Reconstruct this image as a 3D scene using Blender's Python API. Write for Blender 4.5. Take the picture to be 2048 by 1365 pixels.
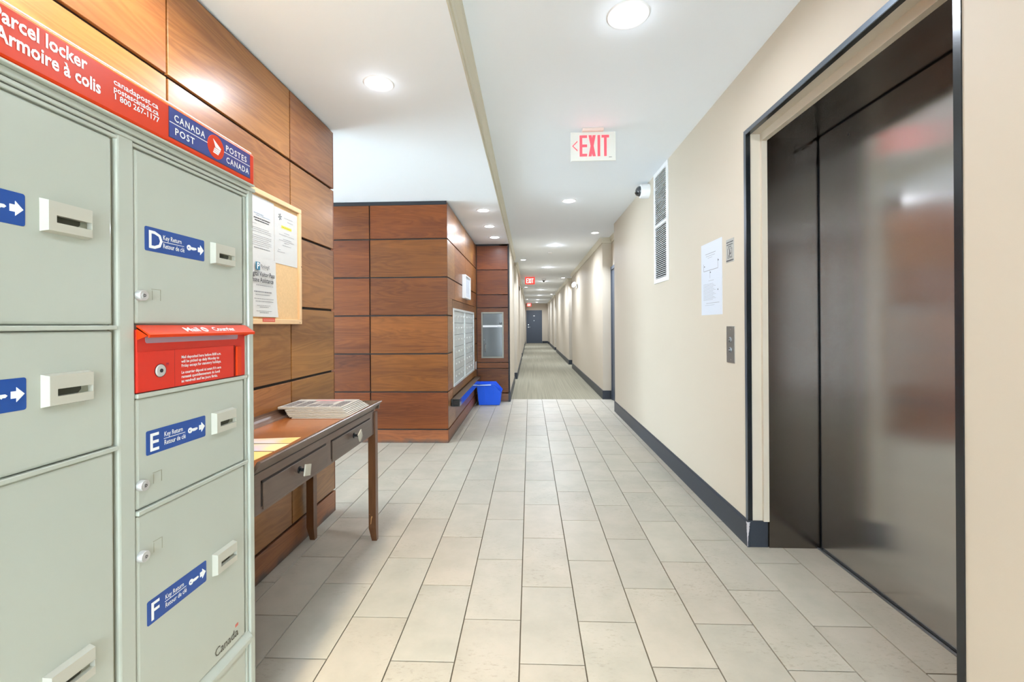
import bpy, bmesh, math, random
from mathutils import Vector, Matrix

random.seed(7)
for o in list(bpy.data.objects):
    bpy.data.objects.remove(o)
SC = bpy.context.scene
COL = SC.collection

# ------------------------------------------------------------------ camera
H = 1.18574
cam = bpy.data.cameras.new('camera')
cam.sensor_fit = 'HORIZONTAL'; cam.sensor_width = 36.0
cam.lens = 885.03 / 2048 * 36.0
cam.shift_y = -(682.5 - 650.37) / 2048
cam.clip_start = 0.05; cam.clip_end = 200
camo = bpy.data.objects.new('camera', cam); COL.objects.link(camo)
camo.location = (0, 0, H)
camo.rotation_mode = 'XYZ'
camo.rotation_euler = (Matrix.Rotation(0.03998, 3, 'Z') @ Matrix.Rotation(math.pi / 2, 3, 'X') @ Matrix.Rotation(-0.00657, 3, 'Z')).to_euler()
SC.camera = camo

# ------------------------------------------------------------------ world, exposure
world = bpy.data.worlds.new('world'); SC.world = world; world.use_nodes = True
bg = world.node_tree.nodes['Background']
bg.inputs['Color'].default_value = (0.76, 0.87, 1.0, 1); bg.inputs['Strength'].default_value = 12.5
vs = SC.view_settings
vs.view_transform = 'Standard'; vs.look = 'None'; vs.gamma = 1.0; vs.use_curve_mapping = False
vs.exposure = 0.64
DL_POWER = 8.0             # watts of one recessed downlight in the hall
CORRIDOR_POWER = 27.0      # and in the corridor

# ------------------------------------------------------------------ helpers
ORG = {}
def s2l(c):
    out = []
    for v in c:
        v = v / 255.0
        out.append(v / 12.92 if v <= 0.04045 else ((v + 0.055) / 1.055) ** 2.4)
    return tuple(out) + (1.0,)

MATS = {}
def mat(name, rgb, rough=0.5, metal=0.0, spec=0.5, var=0.0, var_scale=8.0, bump=0.0, bump_scale=60.0, emit=0.0,
        coat=0.0, trans=0.0, alpha=1.0, rnd=0.0, emit_rgb=None):
    if name in MATS: return MATS[name]
    m = bpy.data.materials.new(name); m.use_nodes = True
    nt = m.node_tree; N = nt.nodes; L = nt.links
    b = N['Principled BSDF']
    col = s2l(rgb)
    b.inputs['Base Color'].default_value = col
    b.inputs['Roughness'].default_value = rough
    b.inputs['Metallic'].default_value = metal
    b.inputs['Specular IOR Level'].default_value = spec
    b.inputs['Coat Weight'].default_value = coat
    b.inputs['Coat Roughness'].default_value = 0.08
    b.inputs['Transmission Weight'].default_value = trans
    b.inputs['Alpha'].default_value = alpha
    if emit:
        b.inputs['Emission Color'].default_value = s2l(emit_rgb or rgb); b.inputs['Emission Strength'].default_value = emit
    tc = N.new('ShaderNodeTexCoord')
    src = None
    if var or bump:
        nz = N.new('ShaderNodeTexNoise'); nz.inputs['Scale'].default_value = var_scale; nz.inputs['Detail'].default_value = 5
        L.new(tc.outputs['Object'], nz.inputs['Vector'])
    if var:
        mx = N.new('ShaderNodeMix'); mx.data_type = 'RGBA'
        mx.inputs['A'].default_value = tuple(min(1, c * (1 - var)) for c in col[:3]) + (1,)
        mx.inputs['B'].default_value = tuple(min(1, c * (1 + var)) for c in col[:3]) + (1,)
        L.new(nz.outputs['Fac'], mx.inputs['Factor']); src = mx.outputs['Result']
    if rnd:
        oi = N.new('ShaderNodeObjectInfo'); mr = N.new('ShaderNodeMapRange')
        mr.inputs['To Min'].default_value = 1 - rnd; mr.inputs['To Max'].default_value = 1 + rnd
        L.new(oi.outputs['Random'], mr.inputs['Value'])
        hs = N.new('ShaderNodeHueSaturation')
        if src: L.new(src, hs.inputs['Color'])
        else: hs.inputs['Color'].default_value = col
        L.new(mr.outputs['Result'], hs.inputs['Value']); src = hs.outputs['Color']
    if src: L.new(src, b.inputs['Base Color'])
    if bump:
        n2 = N.new('ShaderNodeTexNoise'); n2.inputs['Scale'].default_value = bump_scale; n2.inputs['Detail'].default_value = 4
        L.new(tc.outputs['Object'], n2.inputs['Vector'])
        bp = N.new('ShaderNodeBump'); bp.inputs['Strength'].default_value = bump; bp.inputs['Distance'].default_value = 0.002
        L.new(n2.outputs['Fac'], bp.inputs['Height']); L.new(bp.outputs['Normal'], b.inputs['Normal'])
    MATS[name] = m
    return m

def wood(name, axis, dark, light, rough=0.3, coat=0.25, scuff=False, grain=1.0, spec=0.5):
    """stained veneer: grain runs along the given local axis"""
    if name in MATS: return MATS[name]
    m = bpy.data.materials.new(name); m.use_nodes = True
    nt = m.node_tree; N = nt.nodes; L = nt.links; b = N['Principled BSDF']
    tc = N.new('ShaderNodeTexCoord'); oi = N.new('ShaderNodeObjectInfo')
    ad = N.new('ShaderNodeVectorMath'); ad.operation = 'MULTIPLY_ADD'
    cmb = N.new('ShaderNodeCombineXYZ')
    for i in range(3): L.new(oi.outputs['Random'], cmb.inputs[i])
    L.new(cmb.outputs[0], ad.inputs[0]); ad.inputs[1].default_value = (37, 53, 71); L.new(tc.outputs['Object'], ad.inputs[2])
    mp = N.new('ShaderNodeMapping')
    sc = {'x': (0.9, 7, 9), 'y': (7, 0.9, 9), 'z': (7, 7, 0.9)}[axis]
    mp.inputs['Scale'].default_value = sc
    L.new(ad.outputs[0], mp.inputs['Vector'])
    n1 = N.new('ShaderNodeTexNoise'); n1.inputs['Scale'].default_value = 1.0; n1.inputs['Detail'].default_value = 3; n1.inputs['Distortion'].default_value = 1.4
    L.new(mp.outputs[0], n1.inputs['Vector'])
    # cathedral rings from the smooth field
    mm = N.new('ShaderNodeMath'); mm.operation = 'MULTIPLY'; mm.inputs[1].default_value = 16.0; L.new(n1.outputs['Fac'], mm.inputs[0])
    fr = N.new('ShaderNodeMath'); fr.operation = 'PINGPONG'; fr.inputs[1].default_value = 1.0; L.new(mm.outputs[0], fr.inputs[0])
    mp2 = N.new('ShaderNodeMapping'); mp2.inputs['Scale'].default_value = tuple((3 if v < 1 else 110) for v in sc); L.new(ad.outputs[0], mp2.inputs['Vector'])
    n2 = N.new('ShaderNodeTexNoise'); n2.inputs['Scale'].default_value = 1.0; n2.inputs['Detail'].default_value = 4; L.new(mp2.outputs[0], n2.inputs['Vector'])
    n3 = N.new('ShaderNodeTexNoise'); n3.inputs['Scale'].default_value = 0.55; n3.inputs['Detail'].default_value = 2; L.new(mp.outputs[0], n3.inputs['Vector'])
    def mathn(op, a, bb):
        q = N.new('ShaderNodeMath'); q.operation = op
        for k, v in enumerate((a, bb)):
            if isinstance(v, (int, float)): q.inputs[k].default_value = v
            else: L.new(v, q.inputs[k])
        return q.outputs[0]
    f = mathn('ADD', mathn('MULTIPLY', fr.outputs[0], 0.15 * grain), mathn('MULTIPLY', n2.outputs['Fac'], 0.15 * grain))
    f = mathn('ADD', f, mathn('MULTIPLY', n3.outputs['Fac'], 0.65))
    rp = N.new('ShaderNodeValToRGB')
    rp.color_ramp.elements[0].position = 0.24; rp.color_ramp.elements[0].color = s2l(dark)
    rp.color_ramp.elements[1].position = 0.74; rp.color_ramp.elements[1].color = s2l(light)
    L.new(f, rp.inputs['Fac'])
    hs = N.new('ShaderNodeHueSaturation')
    mr = N.new('ShaderNodeMapRange'); mr.inputs['To Min'].default_value = 0.84; mr.inputs['To Max'].default_value = 1.16
    L.new(oi.outputs['Random'], mr.inputs['Value']); L.new(mr.outputs[0], hs.inputs['Value']); L.new(rp.outputs['Color'], hs.inputs['Color'])
    mr2 = N.new('ShaderNodeMapRange'); mr2.inputs['To Min'].default_value = 0.494; mr2.inputs['To Max'].default_value = 0.508
    wn = N.new('ShaderNodeTexWhiteNoise'); wn.noise_dimensions = '1D'; L.new(oi.outputs['Random'], wn.inputs['W'])
    L.new(wn.outputs['Value'], mr2.inputs['Value']); L.new(mr2.outputs[0], hs.inputs['Hue'])
    col = hs.outputs['Color']
    if scuff:
        sx = N.new('ShaderNodeSeparateXYZ'); L.new(tc.outputs['Object'], sx.inputs[0])
        n4 = N.new('ShaderNodeTexNoise'); n4.inputs['Scale'].default_value = 9; n4.inputs['Detail'].default_value = 6; L.new(tc.outputs['Object'], n4.inputs['Vector'])
        h = mathn('ADD', sx.outputs[2], mathn('MULTIPLY', n4.outputs['Fac'], 0.11))
        mk = N.new('ShaderNodeMapRange'); mk.inputs['From Min'].default_value = 0.098; mk.inputs['From Max'].default_value = 0.050
        L.new(h, mk.inputs['Value'])
        mx = N.new('ShaderNodeMix'); mx.data_type = 'RGBA'; L.new(mk.outputs[0], mx.inputs['Factor']); L.new(col, mx.inputs['A']); mx.inputs['B'].default_value = s2l((74, 66, 62))
        col = mx.outputs['Result']
    L.new(col, b.inputs['Base Color'])
    b.inputs['Roughness'].default_value = rough; b.inputs['Coat Weight'].default_value = coat; b.inputs['Coat Roughness'].default_value = 0.22; b.inputs['Specular IOR Level'].default_value = spec
    MATS[name] = m
    return m

def tag(o, label=None, cat=None, group=None, kind=None):
    if label: o['label'] = label
    if cat: o['category'] = cat
    if group: o['group'] = group
    if kind: o['kind'] = kind
    return o

def setup(o, org, parent):
    COL.objects.link(o)
    org = Vector(org)
    o.location = org - (ORG[parent.name] if parent else Vector((0, 0, 0)))
    if parent: o.parent = parent
    ORG[o.name] = org
    return o

def thing(name, loc, label, cat, group=None):
    o = bpy.data.objects.new(name, None); o.empty_display_size = 0.05
    setup(o, loc, None)
    return tag(o, label, cat, group)

def finish(name, bm, m, parent=None, org=None, smooth=False):
    """bm holds world coordinates; link it as one mesh object with its origin at org"""
    if org is None:
        xs = [v.co for v in bm.verts]
        lo = Vector((min(v.x for v in xs), min(v.y for v in xs), min(v.z for v in xs)))
        hi = Vector((max(v.x for v in xs), max(v.y for v in xs), max(v.z for v in xs)))
        org = Vector(((lo.x + hi.x) / 2, (lo.y + hi.y) / 2, lo.z))
    org = Vector(org)
    bmesh.ops.translate(bm, verts=bm.verts, vec=-org)
    bmesh.ops.recalc_face_normals(bm, faces=bm.faces)
    me = bpy.data.meshes.new(name); bm.to_mesh(me); bm.free()
    if smooth:
        for p in me.polygons: p.use_smooth = True
    me.materials.append(m)
    o = bpy.data.objects.new(name, me)
    return setup(o, org, parent)

def abox(bm, x0, x1, y0, y1, z0, z1, bevel=0.0, seg=1):
    x0, x1 = sorted((x0, x1)); y0, y1 = sorted((y0, y1)); z0, z1 = sorted((z0, z1))
    vs_ = [bm.verts.new(p) for p in ((x0, y0, z0), (x1, y0, z0), (x1, y1, z0), (x0, y1, z0), (x0, y0, z1), (x1, y0, z1), (x1, y1, z1), (x0, y1, z1))]
    fs = [bm.faces.new([vs_[i] for i in f]) for f in ((0, 3, 2, 1), (4, 5, 6, 7), (0, 1, 5, 4), (1, 2, 6, 5), (2, 3, 7, 6), (3, 0, 4, 7))]
    if bevel:
        es = list({e for f in fs for e in f.edges})
        bmesh.ops.bevel(bm, geom=es, offset=bevel, segments=seg, affect='EDGES', profile=0.5)

def box(name, x0, x1, y0, y1, z0, z1, m, parent=None, bevel=0.0, seg=1, org=None):
    bm = bmesh.new(); abox(bm, x0, x1, y0, y1, z0, z1, bevel, seg)
    return finish(name, bm, m, parent, org)

def frame_mat(o, ux, uy):
    """matrix that carries local x to ux, local y to uy, at o"""
    ux = Vector(ux); uy = Vector(uy); n = ux.cross(uy)
    return Matrix(((ux.x, uy.x, n.x, o[0]), (ux.y, uy.y, n.y, o[1]), (ux.z, uy.z, n.z, o[2]), (0, 0, 0, 1)))

AX = {'+x': ((0, 1, 0), (0, 0, 1)), '-x': ((0, -1, 0), (0, 0, 1)), '-y': ((1, 0, 0), (0, 0, 1)), '+z': ((1, 0, 0), (0, 1, 0)), '-z': ((1, 0, 0), (0, -1, 0))}

def poly(bm, pts, M, th=0.0006):
    """a flat outline (local xy) raised by th, placed by M"""
    a = [bm.verts.new(M @ Vector((x, y, 0))) for x, y in pts]
    b = [bm.verts.new(M @ Vector((x, y, th))) for x, y in pts]
    n = len(pts)
    bm.faces.new(b); bm.faces.new(list(reversed(a)))
    for i in range(n):
        bm.faces.new((a[i], a[(i + 1) % n], b[(i + 1) % n], b[i]))

def rrect(x0, x1, y0, y1, r, seg=4):
    pts = []
    for cx, cy, a0 in ((x1 - r, y1 - r, 0), (x0 + r, y1 - r, 90), (x0 + r, y0 + r, 180), (x1 - r, y0 + r, 270)):
        for k in range(seg + 1):
            a = math.radians(a0 + 90 * k / seg); pts.append((cx + r * math.cos(a), cy + r * math.sin(a)))
    return pts

def circle(cx, cy, r, n=24):
    return [(cx + r * math.cos(2 * math.pi * k / n), cy + r * math.sin(2 * math.pi * k / n)) for k in range(n)]

def plate(name, pts, M, th, m, parent=None):
    bm = bmesh.new(); poly(bm, pts, M, th)
    return finish(name, bm, m, parent)

TXT_SRC = None
def tverts(s, size, bold=0.0, spacing=1.0, italic=0.0, xscale=1.0, align='LEFT'):
    cu = bpy.data.curves.new('t', 'FONT'); cu.body = s; cu.size = size; cu.offset = bold; cu.resolution_u = 2
    cu.space_character = spacing; cu.shear = italic; cu.align_x = align; cu.extrude = 0.0; cu.fill_mode = 'FRONT'
    ob = bpy.data.objects.new('t', cu); COL.objects.link(ob)
    dg = bpy.context.evaluated_depsgraph_get()
    me = bpy.data.meshes.new_from_object(ob.evaluated_get(dg))
    V = [(v.co.x * xscale, v.co.y) for v in me.vertices]; F = [tuple(p.vertices) for p in me.polygons]
    bpy.data.objects.remove(ob); bpy.data.curves.remove(cu); bpy.data.meshes.remove(me)
    return V, F

def atext(bm, s, M, size, off=(0, 0), lift=0.0008, width=None, **kw):
    V, F = tverts(s, size, **kw)
    sx = 1.0
    if width:
        w = max(v[0] for v in V) - min(v[0] for v in V); sx = width / w
    vv = [bm.verts.new(M @ Vector((x * sx + off[0], y + off[1], lift))) for x, y in V]
    for f in F:
        try: bm.faces.new([vv[i] for i in f])
        except ValueError: pass

def text(name, items, M, m, parent):
    """items: (string, size, (x, y), kwargs) all in one printed layer"""
    bm = bmesh.new()
    for it in items:
        s, size, off = it[:3]; kw = it[3] if len(it) > 3 else {}
        atext(bm, s, M, size, off, **kw)
    xs = [v.co for v in bm.verts]
    org = sum(xs, Vector()) / len(xs)
    bmesh.ops.translate(bm, verts=bm.verts, vec=-org)
    me = bpy.data.meshes.new(name); bm.to_mesh(me); bm.free(); me.materials.append(m)
    return setup(bpy.data.objects.new(name, me), org, parent)

def lathe(bm, prof, M, n=24, cap=True):
    """prof: list of (radius, height along local z)"""
    rings = []
    for r, h in prof:
        rings.append([bm.verts.new(M @ Vector((r * math.cos(2 * math.pi * k / n), r * math.sin(2 * math.pi * k / n), h))) for k in range(n)])
    for a, b in zip(rings, rings[1:]):
        for k in range(n):
            bm.faces.new((a[k], a[(k + 1) % n], b[(k + 1) % n], b[k]))
    if cap:
        bm.faces.new(rings[-1]); bm.faces.new(list(reversed(rings[0])))

def lathed(name, prof, M, m, parent=None, n=24, cap=True, smooth=True):
    bm = bmesh.new(); lathe(bm, prof, M, n, cap)
    o = finish(name, bm, m, parent)
    if smooth:
        for p in o.data.polygons: p.use_smooth = True
        md = o.modifiers.new('edge', 'EDGE_SPLIT'); md.split_angle = math.radians(40)
    return o

def tube(name, pts, r, m, parent=None, n=8):
    bm = bmesh.new(); rings = []
    for i, p in enumerate(pts):
        p = Vector(p); d = (Vector(pts[min(i + 1, len(pts) - 1)]) - Vector(pts[max(i - 1, 0)])).normalized()
        up = Vector((0, 0, 1)) if abs(d.z) < 0.9 else Vector((1, 0, 0))
        u = d.cross(up).normalized(); w = d.cross(u)
        rings.append([bm.verts.new(p + r * (math.cos(2 * math.pi * k / n) * u + math.sin(2 * math.pi * k / n) * w)) for k in range(n)])
    for a, b in zip(rings, rings[1:]):
        for k in range(n): bm.faces.new((a[k], a[(k + 1) % n], b[(k + 1) % n], b[k]))
    bm.faces.new(rings[0]); bm.faces.new(rings[-1])
    return finish(name, bm, m, parent, smooth=True)

def extrude_profile(name, prof, axis, a0, a1, m, parent=None):
    """prof: list of (p, z) across; runs from a0 to a1 along axis ('x' or 'y')"""
    bm = bmesh.new()
    def P(p, z, a): return (p, a, z) if axis == 'y' else (a, p, z)
    A = [bm.verts.new(P(p, z, a0)) for p, z in prof]; B = [bm.verts.new(P(p, z, a1)) for p, z in prof]
    n = len(prof)
    for i in range(n): bm.faces.new((A[i], A[(i + 1) % n], B[(i + 1) % n], B[i]))
    bm.faces.new(A); bm.faces.new(list(reversed(B)))
    return finish(name, bm, m, parent)

# ------------------------------------------------------------------ materials
M_WALL = mat('painted_beige', (199, 188, 170), 0.55, var=0.012, var_scale=3, bump=0.06, bump_scale=260)
M_CORNICE = mat('painted_beige_cornice', (208, 202, 182), 0.5)
M_CEIL = mat('ceiling_paint', (238, 243, 248), 0.75, bump=0.05, bump_scale=300)
M_BASE = mat('navy_grey_paint', (43, 49, 58), 0.42, var=0.05, var_scale=30)
M_CHIP = mat('chipped_plaster', (188, 182, 184), 0.8, var=0.1)
M_BLACK = mat('black_reveal', (30, 22, 19), 0.6)
M_NAVY = mat('dark_navy_reveal', (24, 24, 31), 0.55)
M_BLACKMETAL = mat('black_metal', (22, 27, 31), 0.22, 0.0, 0.6)
M_CHROME = mat('bright_edge_metal', (190, 192, 192), 0.18, 1.0)
M_GREYM = mat('grey_metal_edge', (140, 142, 144), 0.4, 0.8)
M_WHITE = mat('white_plastic', (232, 233, 234), 0.35)
M_CAB = mat('pale_green_grey_enamel', (181, 186, 174), 0.26, var=0.01, coat=0.3)
M_CABD = mat('pale_green_grey_shadowline', (150, 152, 134), 0.4)
M_SLOT = mat('cast_slot_enamel', (188, 186, 172), 0.3, coat=0.3)
M_DARKSLOT = mat('slot_opening', (60, 62, 50), 0.6)
M_RED = mat('post_red', (216, 60, 14), 0.32, spec=0.25)
M_REDBOX = mat('mail_box_red', (212, 50, 34), 0.32, spec=0.3)
M_BLUE = mat('sticker_blue', (28, 74, 150), 0.3)
M_LBLUE = mat('logo_blue', (38, 60, 138), 0.28, coat=0.3)
M_LBLUED = mat('logo_edge', (70, 40, 70), 0.3)
M_PRINT = mat('white_print', (238, 240, 240), 0.4)
M_STEELK = mat('lock_steel', (206, 205, 203), 0.35, 0.5)
M_INK = mat('dark_print', (45, 45, 50), 0.6)
M_INKL = mat('grey_print', (150, 150, 155), 0.6)
M_INKT = mat('teal_print', (40, 110, 140), 0.6)
M_PAPER = mat('white_paper', (206, 206, 204), 0.7)
M_PAPERB = mat('laminated_white_paper', (206, 212, 222), 0.35)
M_YEL = mat('yellow_marker', (236, 228, 90), 0.6)
M_CORK = mat('cork', (222, 186, 138), 0.85, var=0.12, var_scale=90, bump=0.3, bump_scale=200)
M_PINE = mat('pine_frame', (226, 190, 146), 0.4, var=0.06, var_scale=20)
M_TBL = wood('espresso_wood', 'y', (74, 55, 44), (102, 80, 66), 0.30, 0.35, grain=0.8)
M_TBLTOP = wood('table_top_wood_reflection', 'y', (122, 66, 28), (168, 102, 52), 0.22, 0.4, grain=0.9)  # orange reflection of the panelled wall put into the top's colour
M_LEG = wood('table_leg_wood', 'z', (84, 48, 25), (118, 74, 42), 0.35, 0.2, grain=0.7)
M_GLASSK = mat('clear_acrylic', (235, 240, 235), 0.05, trans=0.9)
M_BIN = mat('recycling_blue', (0, 92, 236), 0.4)
M_BINR = mat('bin_rim_highlight', (196, 218, 245), 0.3)
M_RAILTOP = mat('rail_top_reflection', (120, 106, 92), 0.3, 0.7)  # brown reflection on the black rail's top put into its colour
M_RAILF = mat('rail_polished_face', (170, 172, 176), 0.07, 1.0)
M_ALU = mat('mailbox_aluminium', (206, 212, 212), 0.38, 0.35, rnd=0.04)
M_ALUF = mat('mailbox_frame', (214, 220, 220), 0.35, 0.3)
M_GREYGL = mat('grey_smoked_glass', (96, 100, 100), 0.12)
M_STEELF = mat('cabinet_steel', (126, 122, 112), 0.4, 0.6)
M_DOOR = mat('dark_slate_door', (72, 80, 92), 0.4, var=0.02)
M_EXITP = mat('exit_sign_panel', (222, 222, 214), 0.3)
M_EXITR = mat('exit_red', (255, 60, 70), 0.4, emit=0.9, emit_rgb=(255, 70, 82))
M_EXITB = mat('exit_box_red', (232, 60, 50), 0.4, emit=0.6, emit_rgb=(240, 60, 50))
M_EXITW = mat('exit_box_letters', (255, 235, 225), 0.4, emit=1.5)
M_EXITH = mat('exit_housing', (224, 204, 192), 0.3)
M_LENS = mat('lamp_lens', (255, 255, 255), 0.4, emit=14.0, emit_rgb=(255, 253, 248))
M_RING = mat('lamp_trim', (238, 238, 238), 0.4)
M_DOME = mat('camera_dome', (60, 62, 64), 0.08, coat=0.5)
M_GROUT = mat('dark_grout', (92, 84, 70), 0.9)
def thin_glass():
    m = bpy.data.materials.new('entrance_glass'); m.use_nodes = True
    N = m.node_tree.nodes; L = m.node_tree.links; N.remove(N['Principled BSDF'])
    t = N.new('ShaderNodeBsdfTransparent'); t.inputs['Color'].default_value = (0.93, 0.96, 0.95, 1)
    g = N.new('ShaderNodeBsdfGlossy'); g.inputs['Roughness'].default_value = 0.02
    mx = N.new('ShaderNodeMixShader'); mx.inputs[0].default_value = 0.08
    L.new(t.outputs[0], mx.inputs[1]); L.new(g.outputs[0], mx.inputs[2]); L.new(mx.outputs[0], N['Material Output'].inputs['Surface'])
    return m
M_GLASS = thin_glass()
M_NEWS = mat('newsprint', (188, 183, 176), 0.8, var=0.05, var_scale=40, rnd=0.10)
M_NEWSR = mat('newsprint_red_ink', (202, 130, 130), 0.7, var=0.25, var_scale=30)
M_PX = wood('wood_panel_grain_x_shaded', 'x', (78, 35, 10), (132, 72, 25), 0.42, 0.08, spec=0.3)  # same veneer, dimmer light on these faces put into a darker colour
M_PY = wood('wood_panel_grain_y_lit', 'y', (110, 66, 33), (172, 117, 64), 0.38, 0.3, spec=0.4)  # same veneer, stronger light on these faces put into a lighter colour
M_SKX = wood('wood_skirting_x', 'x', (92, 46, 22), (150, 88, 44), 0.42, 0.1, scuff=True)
M_SKY = wood('wood_skirting_y', 'y', (100, 58, 32), (164, 106, 62), 0.42, 0.1, scuff=True)

def tile_material():
    m = bpy.data.materials.new('porcelain_tile'); m.use_nodes = True
    N = m.node_tree.nodes; L = m.node_tree.links; b = N['Principled BSDF']
    tc = N.new('ShaderNodeTexCoord'); oi = N.new('ShaderNodeObjectInfo')
    cmb = N.new('ShaderNodeCombineXYZ')
    for i in range(3): L.new(oi.outputs['Random'], cmb.inputs[i])
    ad = N.new('ShaderNodeVectorMath'); ad.operation = 'MULTIPLY_ADD'
    L.new(cmb.outputs[0], ad.inputs[0]); ad.inputs[1].default_value = (91, 57, 33); L.new(tc.outputs['Object'], ad.inputs[2])
    rp = N.new('ShaderNodeValToRGB'); L.new(oi.outputs['Random'], rp.inputs['Fac'])
    rp.color_ramp.interpolation = 'LINEAR'
    e = rp.color_ramp.elements
    e[0].position = 0; e[0].color = s2l((174, 165, 150)); e[1].position = 1; e[1].color = s2l((169, 164, 151))
    q = e.new(0.35); q.color = s2l((174, 168, 154)); q = e.new(0.7); q.color = s2l((171, 163, 149))
    n1 = N.new('ShaderNodeTexNoise'); n1.inputs['Scale'].default_value = 5.5; n1.inputs['Detail'].default_value = 8; n1.inputs['Roughness'].default_value = 0.62; L.new(ad.outputs[0], n1.inputs['Vector'])
    mx = N.new('ShaderNodeMix'); mx.data_type = 'RGBA'; mx.blend_type = 'MULTIPLY'; mx.inputs['Factor'].default_value = 1
    r1 = N.new('ShaderNodeValToRGB'); L.new(n1.outputs['Fac'], r1.inputs['Fac'])
    r1.color_ramp.elements[0].position = 0.3; r1.color_ramp.elements[0].color = (0.84, 0.86, 0.85, 1); r1.color_ramp.elements[1].position = 0.62; r1.color_ramp.elements[1].color = (1, 1, 1, 1)
    L.new(rp.outputs['Color'], mx.inputs['A']); L.new(r1.outputs['Color'], mx.inputs['B'])
    mp = N.new('ShaderNodeMapping'); mp.inputs['Scale'].default_value = (26, 60, 40); L.new(ad.outputs[0], mp.inputs['Vector'])
    n2 = N.new('ShaderNodeTexNoise'); n2.inputs['Scale'].default_value = 1.6; n2.inputs['Detail'].default_value = 5; n2.inputs['Roughness'].default_value = 0.7; L.new(mp.outputs[0], n2.inputs['Vector'])
    r2 = N.new('ShaderNodeValToRGB'); L.new(n2.outputs['Fac'], r2.inputs['Fac'])
    r2.color_ramp.elements[0].position = 0.30; r2.color_ramp.elements[0].color = (0.70, 0.69, 0.64, 1); r2.color_ramp.elements[1].position = 0.46; r2.color_ramp.elements[1].color = (1, 1, 1, 1)
    mx2 = N.new('ShaderNodeMix'); mx2.data_type = 'RGBA'; mx2.blend_type = 'MULTIPLY'
    n3 = N.new('ShaderNodeTexNoise'); n3.inputs['Scale'].default_value = 3.0; L.new(ad.outputs[0], n3.inputs['Vector'])
    r3 = N.new('ShaderNodeMapRange'); r3.inputs['From Min'].default_value = 0.45; r3.inputs['From Max'].default_value = 0.65; L.new(n3.outputs['Fac'], r3.inputs['Value'])
    L.new(r3.outputs[0], mx2.inputs['Factor']); L.new(mx.outputs['Result'], mx2.inputs['A']); L.new(r2.outputs['Color'], mx2.inputs['B'])
    L.new(mx2.outputs['Result'], b.inputs['Base Color'])
    b.inputs['Roughness'].default_value = 0.42
    return m
M_TILE = tile_material()

def carpet_material():
    m = bpy.data.materials.new('striped_carpet'); m.use_nodes = True
    N = m.node_tree.nodes; L = m.node_tree.links; b = N['Principled BSDF']
    tc = N.new('ShaderNodeTexCoord')
    mp = N.new('ShaderNodeMapping'); mp.inputs['Scale'].default_value = (70, 0.5, 1); L.new(tc.outputs['Object'], mp.inputs['Vector'])
    n = N.new('ShaderNodeTexNoise'); n.inputs['Scale'].default_value = 1; n.inputs['Detail'].default_value = 3; L.new(mp.outputs[0], n.inputs['Vector'])
    r = N.new('ShaderNodeValToRGB'); L.new(n.outputs['Fac'], r.inputs['Fac'])
    r.color_ramp.elements[0].position = 0.32; r.color_ramp.elements[0].color = s2l((124, 119, 102)); r.color_ramp.elements[1].position = 0.68; r.color_ramp.elements[1].color = s2l((142, 137, 119))
    L.new(r.outputs['Color'], b.inputs['Base Color']); b.inputs['Roughness'].default_value = 0.95; b.inputs['Specular IOR Level'].default_value = 0.1
    n2 = N.new('ShaderNodeTexNoise'); n2.inputs['Scale'].default_value = 500; L.new(tc.outputs['Object'], n2.inputs['Vector'])
    bp = N.new('ShaderNodeBump'); bp.inputs['Strength'].default_value = 0.4; bp.inputs['Distance'].default_value = 0.003; L.new(n2.outputs['Fac'], bp.inputs['Height']); L.new(bp.outputs['Normal'], b.inputs['Normal'])
    return m
M_CARPET = carpet_material()

def brushed(name, rgb, rough, aniso, rot):
    m = bpy.data.materials.new(name); m.use_nodes = True
    N = m.node_tree.nodes; L = m.node_tree.links; b = N['Principled BSDF']
    tc = N.new('ShaderNodeTexCoord')
    mp = N.new('ShaderNodeMapping'); mp.inputs['Scale'].default_value = (300, 300, 3); L.new(tc.outputs['Object'], mp.inputs['Vector'])
    n = N.new('ShaderNodeTexNoise'); n.inputs['Scale'].default_value = 1; n.inputs['Detail'].default_value = 3; L.new(mp.outputs[0], n.inputs['Vector'])
    mr = N.new('ShaderNodeMapRange'); mr.inputs['To Min'].default_value = rough * 0.92; mr.inputs['To Max'].default_value = rough * 1.08; L.new(n.outputs['Fac'], mr.inputs['Value'])
    L.new(mr.outputs[0], b.inputs['Roughness'])
    mx = N.new('ShaderNodeMix'); mx.data_type = 'RGBA'; c = s2l(rgb)
    mx.inputs['A'].default_value = tuple(v * 0.985 for v in c[:3]) + (1,); mx.inputs['B'].default_value = tuple(v * 1.015 for v in c[:3]) + (1,)
    L.new(n.outputs['Fac'], mx.inputs['Factor']); L.new(mx.outputs['Result'], b.inputs['Base Color'])
    b.inputs['Metallic'].default_value = 1.0
    tg = N.new('ShaderNodeTangent'); tg.direction_type = 'RADIAL'; tg.axis = 'Z'; L.new(tg.outputs[0], b.inputs['Tangent'])
    b.inputs['Anisotropic'].default_value = aniso; b.inputs['Anisotropic Rotation'].default_value = rot
    return m
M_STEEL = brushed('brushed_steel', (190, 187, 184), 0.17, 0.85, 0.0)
M_STEELJ = brushed('brushed_steel_jamb', (110, 106, 102), 0.20, 0.8, 0.0)

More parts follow.
